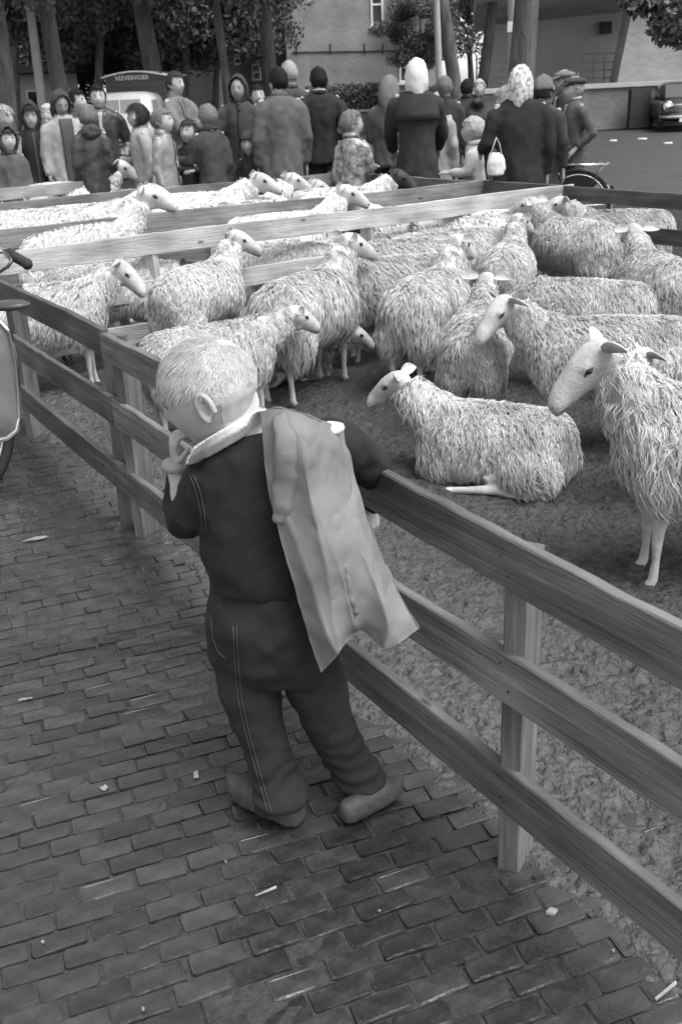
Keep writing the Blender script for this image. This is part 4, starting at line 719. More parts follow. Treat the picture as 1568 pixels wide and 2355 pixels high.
    def seam(b_, pts, name='stitching', r=.0011, parent=h):
        P = [hit(b_, x, y) for x, y in pts]; P = [p for p in P if p is not None]
        if len(P) > 2: mb = MB(); mb.tube(P, r, 5); put(name, mb, stitch)
    def lerp(L_, n): 
        L_ = np.array(L_, float); tt = np.linspace(0, len(L_)-1, n); return np.stack([np.interp(tt, np.arange(len(L_)), L_[:, i]) for i in (0, 1)], 1)
    for o in (0, 8): seam(tb, lerp([(536+o, 1440), (540+o, 1520), (548+o, 1610), (566+o, 1690), (588+o, 1770), (608+o, 1840), (616+o, 1868)], 40))
    for o in (0, 9): seam(tb, lerp([(495, 1350+o), (540, 1347+o), (600, 1340+o), (640, 1332+o)], 24)); seam(jb, lerp([(436+o, 1092), (452+o, 1130), (462+o, 1180), (466+o, 1225)], 20))
    seam(tb, lerp([(484, 1420), (490, 1470), (502, 1500), (520, 1516)], 16))
    # --- shirt collar
    outer = [(424, 1072), (452, 1066), (492, 1046), (545, 1016), (595, 984), (618, 962)]; inner = [(446, 1030), (470, 1014), (512, 988), (556, 962), (590, 946), (612, 942)]; C = MB(); rings = []
    for (a, b_), (c, d) in zip(lerp(outer, 20), lerp(inner, 20)):
        A = hit(jb, a, b_, .010); B = PY(c, d, 1.885)
        if A is None: A = PY(a, b_, 1.875)
        M_ = (A+B)/2+np.array([0, -.012, .004]); up2 = np.array([0, .012, .0]); rings.append([A, M_, B, B+up2, M_+up2, A+up2])
    C.loft(rings); cm = remesh(C, .0035, 3); put('shirt_collar', cm, shirt)
    cu = MB(); pw = PY(409, 1070, BOYY+.078); cu.tube([pw-np.array([0, 0, .008]), pw+np.array([-.001, 0, .012])], [.033, .031], 14); put('shirt_cuff', cu, mat('cuff', .3, .8, .1, 20))
    # --- coat hung over the right shoulder
    rows = [[(598, 948, 1.875), (632, 938, 1.852), (672, 944, 1.842), (712, 958, 1.85), (752, 976, 1.885), (790, 996, 1.95)],
            [(604, 1010, 1.838), (650, 1002, 1.80), (700, 1008, 1.80), (742, 1018, 1.83), (778, 1030, 1.88), (802, 1046, 1.95)],
            [(616, 1120, 1.815), (665, 1120, 1.79), (710, 1120, 1.785), (750, 1120, 1.81), (786, 1120, 1.865), (818, 1122, 1.94)],
            [(640, 1220, 1.80), (690, 1220, 1.775), (737, 1216, 1.775), (778, 1214, 1.795), (815, 1212, 1.845), (852, 1212, 1.91)],
            [(668, 1320, 1.79), (718, 1325, 1.765), (767, 1320, 1.77), (812, 1318, 1.785), (855, 1320, 1.82), (897, 1322, 1.86)],
            [(697, 1425, 1.78), (742, 1438, 1.755), (787, 1430, 1.77), (828, 1424, 1.785), (882, 1425, 1.79), (934, 1396, 1.81)],
            [(738, 1548, 1.775), (768, 1516, 1.755), (798, 1476, 1.775), (832, 1452, 1.80), (886, 1492, 1.785), (964, 1445, 1.79)]]
    A = np.array(rows, float); nu, nvv = 52, 64
    def smoothi(Aax, n):
        m = Aax.shape[0]; tt = np.linspace(0, m-1, n); i = np.clip(tt.astype(int), 0, m-2); f = (tt-i)[:, None, None]; g0 = Aax[np.clip(i-1, 0, m-1)]; g1 = Aax[i]; g2 = Aax[i+1]; g3 = Aax[np.clip(i+2, 0, m-1)]
        return .5*((2*g1)+(-g0+g2)*f+(2*g0-5*g1+4*g2-g3)*f*f+(-g0+3*g1-3*g2+g3)*f**3)
    B = smoothi(A, nvv); B = smoothi(B.transpose(1, 0, 2), nu).transpose(1, 0, 2); S_, T_ = np.meshgrid(np.linspace(0, 1, nu), np.linspace(0, 1, nvv))
    B[..., 2] += (.030*(np.abs(np.sin(S_*6.2+T_*.9+.4))**.8-.6)*T_**.6+.016*(np.abs(np.sin(S_*10-T_*2.5))**.7-.6)*T_+.005*np.sin(T_*17+S_*6)*np.exp(-((T_-.72)/.16)**2)); P = np.array([[PY(*B[i, k]) for k in range(nu)] for i in range(nvv)]).reshape(-1, 3)
    I = (np.arange(nvv-1)[:, None]*nu+np.arange(nu-1)[None]).ravel(); front = np.stack([I, I+1, I+nu+1, I+nu], 1); P2 = P+np.array([.001, .007, 0]); o = len(P); ring = list(range(nu))+[i*nu+nu-1 for i in range(1, nvv)]+[(nvv-1)*nu+k for k in range(nu-2, -1, -1)]+[i*nu for i in range(nvv-2, 0, -1)]
    edge = [(ring[i], ring[(i+1) % len(ring)], ring[(i+1) % len(ring)]+o, ring[i]+o) for i in range(len(ring))]
    cm = npmesh(np.concatenate([P, P2]), np.concatenate([front, front[:, ::-1]+o, np.array(edge)])); wrinkle(cm, .0035, 22, 4); co = put('draped_coat', cm, coatm); V, _ = arrays(cm)
    cb = BVHTree.FromPolygons([Vector((v+loc).tolist()) for v in V], [tuple(p.vertices) for p in cm.polygons])
    def ridge(name, pts, rpx, m, flat=.45, n=26):
        Q = [hit(cb, x, y, .003) for x, y in lerp(pts, n)]; Q = [q for q in Q if q is not None]; mb = MB(); k = len(Q); mb.tube(Q, [((rpx/1130)*math.sin(math.pi*(.08+.84*i/(k-1)))**.5, (rpx/1130)*flat*math.sin(math.pi*(.08+.84*i/(k-1)))**.5) for i in range(k)], 12, ref=(0, -1, .2))
        me = wrinkle(mb.mesh(name, True), .004, 40, 2); put(name, me, m)
    ridge('coat_collar', [(640, 952), (655, 1000), (662, 1060), (655, 1120), (648, 1172), (640, 1200)], 27, coatm)
    ridge('pocket_edge', [(792, 1300), (800, 1340), (808, 1385), (818, 1412)], 6, coatm, .35, 16)
    ln = MB(); q = PY(762, 985, 1.915); ln.ball(q, (.026, .03, .014), 12, 8); put('coat_lining', wrinkle(remesh(ln, .005, 2), .004, 60), shirt)
    # --- clogs
    woodm = mat('worn_clog', .05, .6, .4, 22, .4, 60, rvar=.15)
    for toe, heel, zz, pitch in (((528, 1822), (716, 1915), 0, 0), ((905, 1828), (815, 1880), .0, 0)):
        a, c = G(*toe), G(*heel); d = a-c; yaw = math.atan2(d[1], d[0]); k = 1.05 if toe[0] < 700 else .84; me = clog_mesh(k); o = obj('clog', me, woodm, h); mid = (a+c)/2 if zz == 0 and toe[0] < 700 else G(850, 1862); o.location = Vector((mid-loc).tolist())+Vector((0, 0, .002)); o.rotation_euler = (0, 0, yaw)
    return h
build_boy()
# ================================================================== the crowd behind the pens
def cloth(nm, v, var=.22, sc=7, rough=.85, spec=.25, stretch=(1, 1, 1)): return mat(nm, v, rough, var, sc, .45, 13, stretch, spec=spec, bdist=.012)
CL = dict(wine=cloth('deep_grey_cloth', .06), black=cloth('black_cloth', .018), dark=cloth('dark_cloth', .03), char=cloth('charcoal_cloth', .045), grey=cloth('grey_coat', .085), mid=cloth('mid_grey_cloth', .13), light=cloth('light_raincoat', .28), pale=cloth('pale_coat', .42), white=cloth('white_cloth', .55, .06), leather=mat('leather_jacket', .028, .4, .3, 8, .5, 14, spec=.5, bdist=.02),
          stripe=mat('striped_coat', .022, .85, .5, 10, .3, 60, (14, 14, .3), spec=.2), shiny=mat('shiny_patterned', .06, .3, .9, 18, .6, 20, v2=.34, spec=.7, bdist=.02), print=mat('printed_scarf', .2, .8, .6, 30, .3, 60, v2=.75), rain=mat('wet_raincoat', .2, .4, .3, 6, .6, 12, spec=.5, bdist=.02))
HAIR = dict(black=mat('black_hair', .010, .75, .4, 60, .3, 150, spec=.15), brown=mat('brown_hair', .03, .75, .4, 60, .3, 150, spec=.15), grey=mat('grey_hair', .25, .75, .25, 60, .3, 150, spec=.15), blond=mat('fair_hair', .34, .75, .22, 60, .3, 150, spec=.15), dblond=mat('dark_fair_hair', .13, .75, .3, 60, .3, 150, spec=.15))
POSE = {'down': ((-.02, .135, .625), (.02, .135, .475)), 'pocket': ((-.06, .165, .635), (.04, .125, .54)), 'fwd': ((.02, .14, .635), (.16, .10, .64)), 'out': ((.05, .15, .65), (.20, .15, .655)), 'cross': ((.09, .13, .66), (.115, -.05, .69)), 'up': ((.10, .13, .67), (.13, .05, .82)), 'rail': ((.07, .14, .65), (.19, .12, .545)), 'bag': ((-.01, .15, .64), (.09, .15, .60))}
def shell(D_, F, scale, keepf, k, child, ns=0, na=.01):
    V = head_shape(D_.copy(), child, False); V = V+D_*(np.abs(vnoise(D_*5+ns))*na+.003)[:, None]; V = V*scale; m = keepf(D_); return V*k, [f for f in F if all(m[i] for i in f)]
def solid(V, F, R, c, th, name):
    mb = MB().add(V@R.T+c, F); me = mb.mesh(name, True); bm = bmesh.new(); bm.from_mesh(me); bmesh.ops.solidify(bm, geom=bm.faces[:], thickness=th); bm.to_mesh(me); bm.free(); me.polygons.foreach_set('use_smooth', [True]*len(me.polygons)); return me
PN = 0
def person(label, x, y, Y, face, coat='dark', hem=.42, legs='dark', hair='brown', gear=None, arms=('down', 'down'), child=False, turn=0, nod=0, skin=None, wide=1.0, group='market crowd behind the pens', lean=0, H=None, bend=0, shirt=False, yoke=False, front=None, lapel=None):
    global PN; PN += 1; top = PY(x, y, Y); Hh = H or top[2]; h = thing('person', label, 'person', (top[0], Y, 0), math.radians(face), group); rng = np.random.default_rng(PN)
    hk = 1.07*(Hh/1.72)**.35 if not child else 1.0; hz = Hh-.125*hk-(.02 if gear else .01); u = Hh*(1.0 if not child else .98)
    R = frame(math.radians(turn), math.radians(nod)); hc_ = np.array([lean*Hh+.012, 0, hz]); sw = (.95 if not child else .88)*wide
    b = MB(); add_head(b, hc_, R, hk, child, True, (28, 20)); zs = min(.835*u, hz-.135*hk); sy = .105*u*sw
    b.tube([hc_+np.array([-.02, 0, -.05*hk]), (lean*Hh*.9-.01, 0, zs+.01), (lean*Hh*.7, 0, zs-.06)], [.058*hk, .055*hk, .07*hk], 12)
    b.loft([[(lean*Hh*(z-.5)/.32+math.cos(a)*d*u, math.sin(a)*w_*u*sw, z*u) for a in [i*math.pi/7 for i in range(14)]] for z, w_, d in ((.50, .085, .06), (.6, .075, .055), (.72, .09, .06), (.79, .08, .05))])
    J = {}
    for sd_, nm in ((1, arms[0]), (-1, arms[1])):
        e, w_ = POSE[nm]; lx = lean*Hh; S = np.array([lx, sd_*sy*.93, zs]); E = np.array([e[0]*u+lx*.6, sd_*e[1]*u*sw, e[2]*u]); Wr = np.array([w_[0]*u+lx*.4, sd_*w_[1]*u*sw, w_[2]*u]); J[sd_] = (S, E, Wr)
        b.tube([S, (S+E)/2, E, (E+Wr)/2, Wr], [.03*u*.6, .028*u*.6, .026*u*.6, .024*u*.6, .017*u*.8], 10)
        b.tube([(0, sd_*.05*u, .51*u), (0.005, sd_*.055*u, .28*u), (-.005, sd_*.055*u, .05*u)], [.045*u, .03*u, .022*u], 10)
    bm_ = remesh(b, .0195, 1); hb = MB()
    for sd_, nm in ((1, arms[0]), (-1, arms[1])):
        S, E, Wr = J[sd_]; add_hand(hb, Wr, Wr-E+np.array([0, 0, -.0]), (-.2, -sd_*1.0, .1) if nm in ('down', 'bag') else (0, -sd_*.3, 1 if nm == 'out' else -.8), u/1.72*(1 if not child else 1.05), .35, sd_, n=5)
    V1, _ = arrays(bm_); hm = hb.mesh('h', True); V2, _ = arrays(hm); F1 = [tuple(p.vertices) for p in bm_.polygons]+[tuple(i+len(V1) for i in p.vertices) for p in hm.polygons]
    me = MB(); me.v = np.concatenate([V1, V2]).tolist(); me.f = F1; obj('body', me, skin or SKIN, h, True)
    for sd_ in (-1, 1): e = MB(); e.ball(hc_+R@(np.array([.082, sd_*.029, .007])*hk), np.array([.009, .008, .0045])*hk, 8, 6); obj('eye', e, EYED, h, True); e = MB(); e.tube([hc_+R@(np.array(p)*hk) for p in ((.094, sd_*.014, .027), (.094, sd_*.030, .032), (.082, sd_*.046, .026))], [.002, .003, .002], 6); obj('eyebrow', e, HAIR['brown'], h, True)
    e = MB(); e.tube([hc_+R@(np.array(p)*hk) for p in ((.088, .022, -.053), (.098, 0, -.052), (.088, -.022, -.053))], [.0025, .004, .0025], 6); obj('mouth', e, mat('lips', .1, .6, .1), h, True)
    # coat with sleeves
    c = MB(); rings = []; prof = [(zs+.04, .036, .040), (zs+.025, .058*sw, .048), (zs-.0*u, .083*sw, .058), (zs-.03*u, .100*sw, .068), (zs-.09*u, .107*sw, .078), (.63*u, .100*sw, .076), (.54*u, .104*sw, .08)]
    hz_ = hem*u; nseg = max(2, int((.54-hem)/.08)+1) if hem < .5 else 1
    for i in range(1, nseg+1): z = .54*u+(hz_-.54*u)*i/nseg; fl = (.54*u-z)/u; prof.append((z, (.106+.10*fl)*sw, .082+.075*fl))
    for z, w_, d in prof:
        f = max(0, (z/u-.5)/.32); rings.append([(lean*Hh*f+math.cos(a)*d*u, math.sin(a)*w_*u, z) for a in [i*2*math.pi/22 for i in range(22)]])
    c.loft(rings)
    for sd_ in (1, -1):
        S, E, Wr = J[sd_]; q = Wr+(E-Wr)*.06; c.tube([S+np.array([0, -sd_*.03, -.03*u]), S+(E-S)*.3, S+(E-S)*.7, E, (E+q)/2, q], [.038*u, .042*u, .039*u, .037*u, .034*u, .030*u], 12)
    cm = remesh(c, .025, 2); wrinkle(cm, .015, 8, PN, (1.4, 1.4, .5), .005, 22); V, N = arrays(cm); an = np.arctan2(V[:, 1], V[:, 0]); lw = np.clip((.6*u-V[:, 2])/(.35*u), 0, 1); setv(cm, V+N*(np.sin(an*8+vnoise(V*3+PN)*3)*.013*lw)[:, None]); obj('coat', cm, CL[coat], h)
    col = MB(); r_ = .052*hk+.012; col.tube([(hc_[0]-.02+r_*math.cos(a)*1.05, r_*math.sin(a)*1.1, zs+.035+.012*math.cos(a+math.pi)) for a in np.linspace(.5, 2*math.pi-.5, 14)], [(.010, .022)]*14, 8); obj('collar', col, CL[coat], h, True)
    if shirt: col = MB(); r_ -= .008; col.tube([(hc_[0]-.02+r_*math.cos(a)*1.05, r_*math.sin(a)*1.1, zs+.052+.012*math.cos(a+math.pi)) for a in np.linspace(.4, 2*math.pi-.4, 14)], [(.007, .02)]*14, 8); obj('shirt_collar', col, CL['white'], h, True)
    if yoke:
        yk = MB(); aa = np.linspace(math.pi*.5-.1, math.pi*1.5+.1, 16); rr = [[(math.cos(a)*d*u*1.06-.012, math.sin(a)*w_*u*1.04, z) for a in aa] for z, w_, d in ((zs-.0*u, .083*sw, .062), (zs-.03*u, .102*sw, .072), (zs-.09*u, .111*sw, .086), (zs-.125*u, .114*sw, .093), (zs-.127*u, .110*sw, .084))]; yk.loft(rr, cap=False, closed=False); obj('coat_yoke', yk, CL[coat], h, True)
    if front or lapel:
        sb = bvh_of(cm)
        def fr(y_, z, o_=.006):
            r = sb.ray_cast(Vector((1.0, y_, z)), Vector((-1, 0, 0))); return np.array([r[0][0]+o_, y_, z]) if r[0] is not None else None
        def strip(nm, pts, r_, m_): q = [fr(*p) for p in pts]; q = [p for p in q if p is not None]; mb = MB(); mb.tube(q, [(r_, .004)]*len(q), 8, ref=(1, 0, 0)); obj(nm, mb, m_, h, True)
        zb = hem*u+.02
        if front: strip('front_opening', [(0, z) for z in np.linspace(zs-.0, zb, 12)], front[1]*u, CL[front[0]])
        else: strip('coat_edge', [(.004, z) for z in np.linspace(zs-.16*u, zb, 10)], .004, CL['black'])
        if lapel:
            strip('shirt_front', [(0, z) for z in np.linspace(zs+.0, zs-.13*u, 6)], .017*u, CL[lapel])
            for sd_ in (-1, 1): strip('lapel', [(sd_*(.028*u-.026*u*t), zs+.005*u-.15*u*t) for t in np.linspace(0, 1, 7)], .011*u, CL[coat])
    # trousers or stockings, shoes
    if legs:
        t = MB(); rl = .05 if legs != 'bare' else .03
        for sd_ in (1, -1): t.tube([(0, sd_*.048*u, .5*u), (.005, sd_*.055*u, .28*u), (-.005, sd_*.056*u, .045*u)], [.06*u, rl*u*.95, rl*u*.82], 12)
        obj('trousers', wrinkle(remesh(t, .026, 2), .006, 12, PN), CL.get(legs, SKIN), h)
        for sd_ in (1, -1): f = MB(); f.loft([[(xx*u, sd_*.056*u+math.cos(a)*w_*u, max(.004, (zz+math.sin(a)*hh)*u)) for a in [i*math.pi/6 for i in range(12)]] for xx, w_, zz, hh in ((-.045, .015, .025, .02), (-.035, .022, .028, .027), (.01, .024, .028, .028), (.06, .026, .02, .02), (.095, .018, .014, .013), (.105, .006, .012, .006))]); obj('shoe', f, CL['black'], h, True)
    D_, F = head_dirs(32, 24)
    if hair:
        long_ = hair.endswith('+'); hm_ = HAIR[hair.rstrip('+')]; lim = -.75 if long_ else -.42
        kf = lambda D: (D[:, 2] > np.where(D[:, 0] > .28, .56, np.where(D[:, 0] > -.12, -.05 if not long_ else -.5, lim)))
        V, Fs = shell(D_, F, 1.065 if not long_ else 1.13, kf, hk, child, PN, .012); obj('hair', solid(V, Fs, R, hc_, .003, 'hair'), hm_, h)
        Q = nrmv(rng.normal(0, 1, (1500, 3))); Q = Q[kf(Q)]; S = head_shape(Q.copy(), child, False)*hk*(1.075 if not long_ else 1.14); cr = unit([-.4, .1, .9]); tv = Q-cr; fd = nrmv(tv-Q*np.sum(tv*Q, 1, keepdims=True)+np.array([.2, 0, -.35])); hr = hair_ribbons(S, Q, fd, np.full(len(Q), .035 if not long_ else .07), .0022, rng, .18); V, _ = arrays(hr); setv(hr, V@R.T+hc_); tag(obj('hair_strands', hr, hm_, h), kind='stuff')
    if gear:
        kind, gm = gear; gmat = CL[gm]
        if kind == 'scarf':
            kf = lambda D: (D[:, 0] < .50+.25*np.clip(D[:, 2], 0, 1)) & (D[:, 2] > -.93); V, Fs = shell(D_, F, 1.20, kf, hk, child, PN, .010)
            lowb = np.clip((-D_[:, 2]-.05), 0, 1)*(D_[:, 0] < .1); V[:, 1] = np.where(lowb > 0, V[:, 1]*(1+.55*lowb), V[:, 1]); V[:, 0] = np.where(lowb > 0, V[:, 0]*(1+.5*lowb)-.02*lowb, V[:, 0]); V[:, 2] -= lowb*.10*hk*(.35+1.2*np.exp(-(D_[:, 1]/.35)**2)); obj('headscarf', solid(V, Fs, R, hc_, .008, 'scarf'), gmat, h)
            kn = MB(); kn.ball(hc_+R@(np.array([.07, 0, -.135])*hk), (.02, .024, .018), 8, 6); kn.tube([hc_+R@(np.array(p)*hk) for p in ((.075, 0, -.14), (.09, .02, -.18), (.085, .03, -.22))], [(.012, .006), (.016, .005), (.008, .003)], 8); obj('scarf_knot', kn, gmat, h, True)
        elif kind == 'hood':
            kf = lambda D: (D[:, 0] < .62+.1*D[:, 2]) & (D[:, 2] > -.95); V, Fs = shell(D_, F, 1.27, kf, hk, child, PN, .014); V[:, 0] -= .012; V[:, 2] += .05*hk*np.clip(D_[:, 2]-.6, 0, 1); obj('hood', solid(V, Fs, R, hc_, .012, 'hood'), gmat, h)
        elif kind == 'hooddown':
            m_ = MB(); m_.ball((hc_[0]-.10, 0, zs+.0), (.05, .10, .075), 14, 10); obj('hood', wrinkle(remesh(m_, .012, 2), .012, 20, PN), gmat, h)
        elif kind == 'cap':
            m_ = MB(); m_.ball(hc_+R@(np.array([-.008, 0, .078])*hk), np.array([.128, .105, .042])*hk, 20, 10, R); m_.ball(hc_+R@(np.array([.0, 0, .055])*hk), np.array([.107, .088, .03])*hk, 18, 8, R); m_.tube([hc_+R@(np.array(p)*hk) for p in ((.09, 0, .058), (.125, 0, .05), (.15, 0, .04))], [(.07*hk, .012), (.06*hk, .009), (.035*hk, .005)], 12); obj('flat_cap', remesh(m_, .009, 3), gmat, h)
        elif kind == 'knit':
            kf = lambda D: D[:, 2] > np.where(D[:, 0] > .2, .38, .05); V, Fs = shell(D_, F, 1.16, kf, hk, child, PN, .016); obj('knitted_cap', solid(V, Fs, R, hc_, .014, 'cap'), gmat, h)
        elif kind == 'band':
            m_ = MB(); m_.tube([hc_+R@(np.array([.03+.092*math.cos(a)*.9, .086*math.sin(a), .085-.05*math.cos(a)*0-.09*abs(math.sin(a))**3])*hk) for a in np.linspace(1.2, 2*math.pi-1.2, 18)], [(.006, .028)]*18, 8); obj('hair_band', m_, gmat, h, True)
    return h
P_ = person
P_('pale blurred child in a light coat at the very left edge', 4, 240, 11.4, 330, 'light', .35, 'dark', 'blond+', None, child=True)
P_('small child with a dark hood low at the left edge', 12, 288, 10.9, 300, 'grey', .35, 'dark', 'brown', ('hood', 'char'), child=True)
P_('girl in a dark hooded raincoat facing the camera at the far left', 66, 236, 11.6, 285, 'black', .36, 'dark', 'brown+', ('hood', 'dark'), ('pocket', 'pocket'), front=('char', .008))
P_('fair-haired child peeping out behind the dark hooded girl', 108, 236, 12.6, 270, 'mid', .4, 'dark', 'blond', None, child=True)
P_('woman in a dark headscarf and an open light raincoat', 134, 204, 11.6, 300, 'light', .30, None, None, ('scarf', 'char'), ('pocket', 'down'), nod=22, skin=SKIN_D, wide=1.06, front=('wine', .042))
P_('dark-haired man half hidden behind the light raincoat woman', 172, 203, 12.8, 340, 'char', .4, 'dark', 'black', None)
P_('fair-haired child in a wet dark hooded coat seen from behind', 198, 234, 11.0, 110, 'leather', .36, 'dark', 'dblond', ('hooddown', 'char'), child=True)
P_('man in a dark leather jacket facing the camera by the van', 221, 192, 12.0, 285, 'leather', .42, 'dark', 'black', None, ('pocket', 'down'), wide=1.05, lapel='light')
P_('girl with a white hair band in a pale coat before the van', 316, 234, 11.2, 200, 'light', .35, 'grey', 'brown+', ('band', 'white'), ('down', 'fwd'), child=True)
P_('child in a wet grey raincoat with a white collar', 368, 246, 10.6, 350, 'rain', .22, None, 'dblond', None, ('fwd', 'down'), child=True, wide=1.12, shirt=True, front=('char', .004))
P_('tall man in a light grey jacket with folded arms', 398, 162, 12.6, 330, 'mid', .42, 'dark', 'brown', None, ('cross', 'cross'), wide=1.03, lapel='grey')
P_('child in a dark jersey reaching out between the raincoat children', 432, 272, 11.2, 250, 'dark', .45, 'dark', 'brown', None, ('fwd', 'fwd'), child=True)
P_('child in a dark coat seen from behind with an arm stretched left', 476, 236, 10.7, 130, 'char', .30, 'dark', 'dblond', None, ('out', 'down'), child=True, wide=1.1)
P_('gaunt woman in a dark headscarf gesturing with an open hand', 546, 170, 11.6, 262, 'char', .28, None, None, ('scarf', 'dark'), ('down', 'out'), skin=SKIN_D, wide=1.05, front=('black', .006))
P_('little child in a dark cap below the gesturing woman', 572, 297, 11.0, 260, 'dark', .3, 'dark', None, ('knit', 'char'), child=True)
P_('man whose face shows between the gesturing woman and the overcoat', 591, 192, 13.4, 280, 'dark', .4, 'dark', 'black', None)
P_('man in a long grey overcoat seen from behind', 638, 152, 10.9, 105, 'grey', .26, 'dark', 'black', None, ('down', 'down'), wide=1.08, turn=20)
P_('grey-haired man in a dark overcoat beyond the grey overcoat', 664, 138, 12.1, 110, 'char', .26, 'dark', 'grey', None, wide=1.05)
P_('dark-haired man in a dark suit seen from behind', 731, 152, 11.7, 100, 'black', .45, 'black', 'black', None, ('pocket', 'pocket'), turn=15, wide=1.06, shirt=True)
P_('boy in a shiny patterned jacket looking right', 806, 249, 9.9, 60, 'shiny', .42, 'dark', 'dblond', None, ('down', 'fwd'), child=True, turn=-45)
P_('hooded person in a grey jacket and dark trousers turned away', 893, 172, 11.2, 70, 'grey', .46, 'black', None, ('scarf', 'mid'), ('fwd', 'down'), nod=15)
P_('woman in a bright white headscarf and long dark raincoat from behind', 957, 134, 10.2, 88, 'dark', .22, None, None, ('scarf', 'white'), ('rail', 'rail'), wide=1.06, yoke=True)
P_('woman in a pale coat mostly hidden behind the white headscarf woman', 1002, 196, 10.9, 60, 'light', .25, None, 'brown+', None)
P_('man in dark clothes behind the pale coat, head bent', 1022, 172, 12.3, 100, 'dark', .42, 'dark', 'dblond', None, nod=15)
P_('dark-suited man far back beside the black cow', 1073, 180, 15.5, 80, 'black', .42, 'dark', 'black', None)
P_('fair-haired man far back above the black cow', 1102, 180, 16.5, 250, 'dark', .42, 'dark', 'blond', None)
P_('little fair-haired boy in a pale hooded coat', 1091, 261, 9.7, 165, 'pale', .34, 'mid', 'blond', ('hooddown', 'pale'), ('fwd', 'down'), child=True, wide=1.05)
P_('stout woman in a printed headscarf and dark striped coat from behind', 1198, 149, 9.15, 95, 'stripe', .22, None, None, ('scarf', 'print'), ('bag', 'down'), wide=1.2, turn=-25, shirt=True)
P_('woman with fair hair glimpsed left of the striped coat', 1166, 197, 10.9, 200, 'light', .3, None, 'blond+', None)
P_('person in a knitted cap behind the striped coat', 1248, 170, 10.1, 60, 'char', .3, 'dark', 'brown', ('knit', 'mid'), ('down', 'down'), wide=1.05)
P_('man in a light flat cap farther back in the group of two', 1299, 157, 12.4, 200, 'char', .42, 'dark', 'grey', ('cap', 'mid'), ('pocket', 'down'), skin=SKIN_D, lapel='light')
P_('old man in a dark flat cap and grey suit looking left', 1330, 171, 11.7, 190, 'grey', .42, 'grey', 'grey', ('cap', 'char'), ('pocket', 'pocket'), lean=.02, shirt=True, lapel='light')
# ================================================================== vehicles and bicycles
PAINT = mat('pale_van_paint', .8, .3, .08, 3, coat=.4); DARKV = mat('dark_planks', .07, .7, .3, 4, .3, 30, (1, 1, 8)); CHROME = mat('chrome', .75, .15, .05, 5, metal=1.0); RUB = mat('rubber', .02, .8, .3, 20); BLACKP = mat('black_paint', .025, .25, .2, 4, coat=.5); GLS = mat('vehicle_glass', .4, .12, .1, 2, spec=.8); LAMPG = mat('lamp_glass', .7, .1, .05, 4, spec=.8)  # truck glass: pale base colour stands in for the reflected sky
def wheel(parent, c, r, w_, name='wheel', axis='y'):
    m = MB(); pts = [(c[0]+(r-w_*.4)*math.cos(a), c[1], c[2]+(r-w_*.4)*math.sin(a)) for a in np.linspace(0, 2*math.pi, 29)]; m.tube(pts, w_*.42, 8, ref=(0, 1, 0), cap=False); t = obj(name, m, RUB, parent, True); m = MB(); m.tube([(c[0], c[1]-w_*.3, c[2]), (c[0], c[1]+w_*.3, c[2])], r*.66, 24); obj('rim', m, CHROME, t, True); return t
def rbox(x0, x1, w0, w1, z0, z1, zr, n=10, pw=.45):    # lofted rounded body along x
    return None
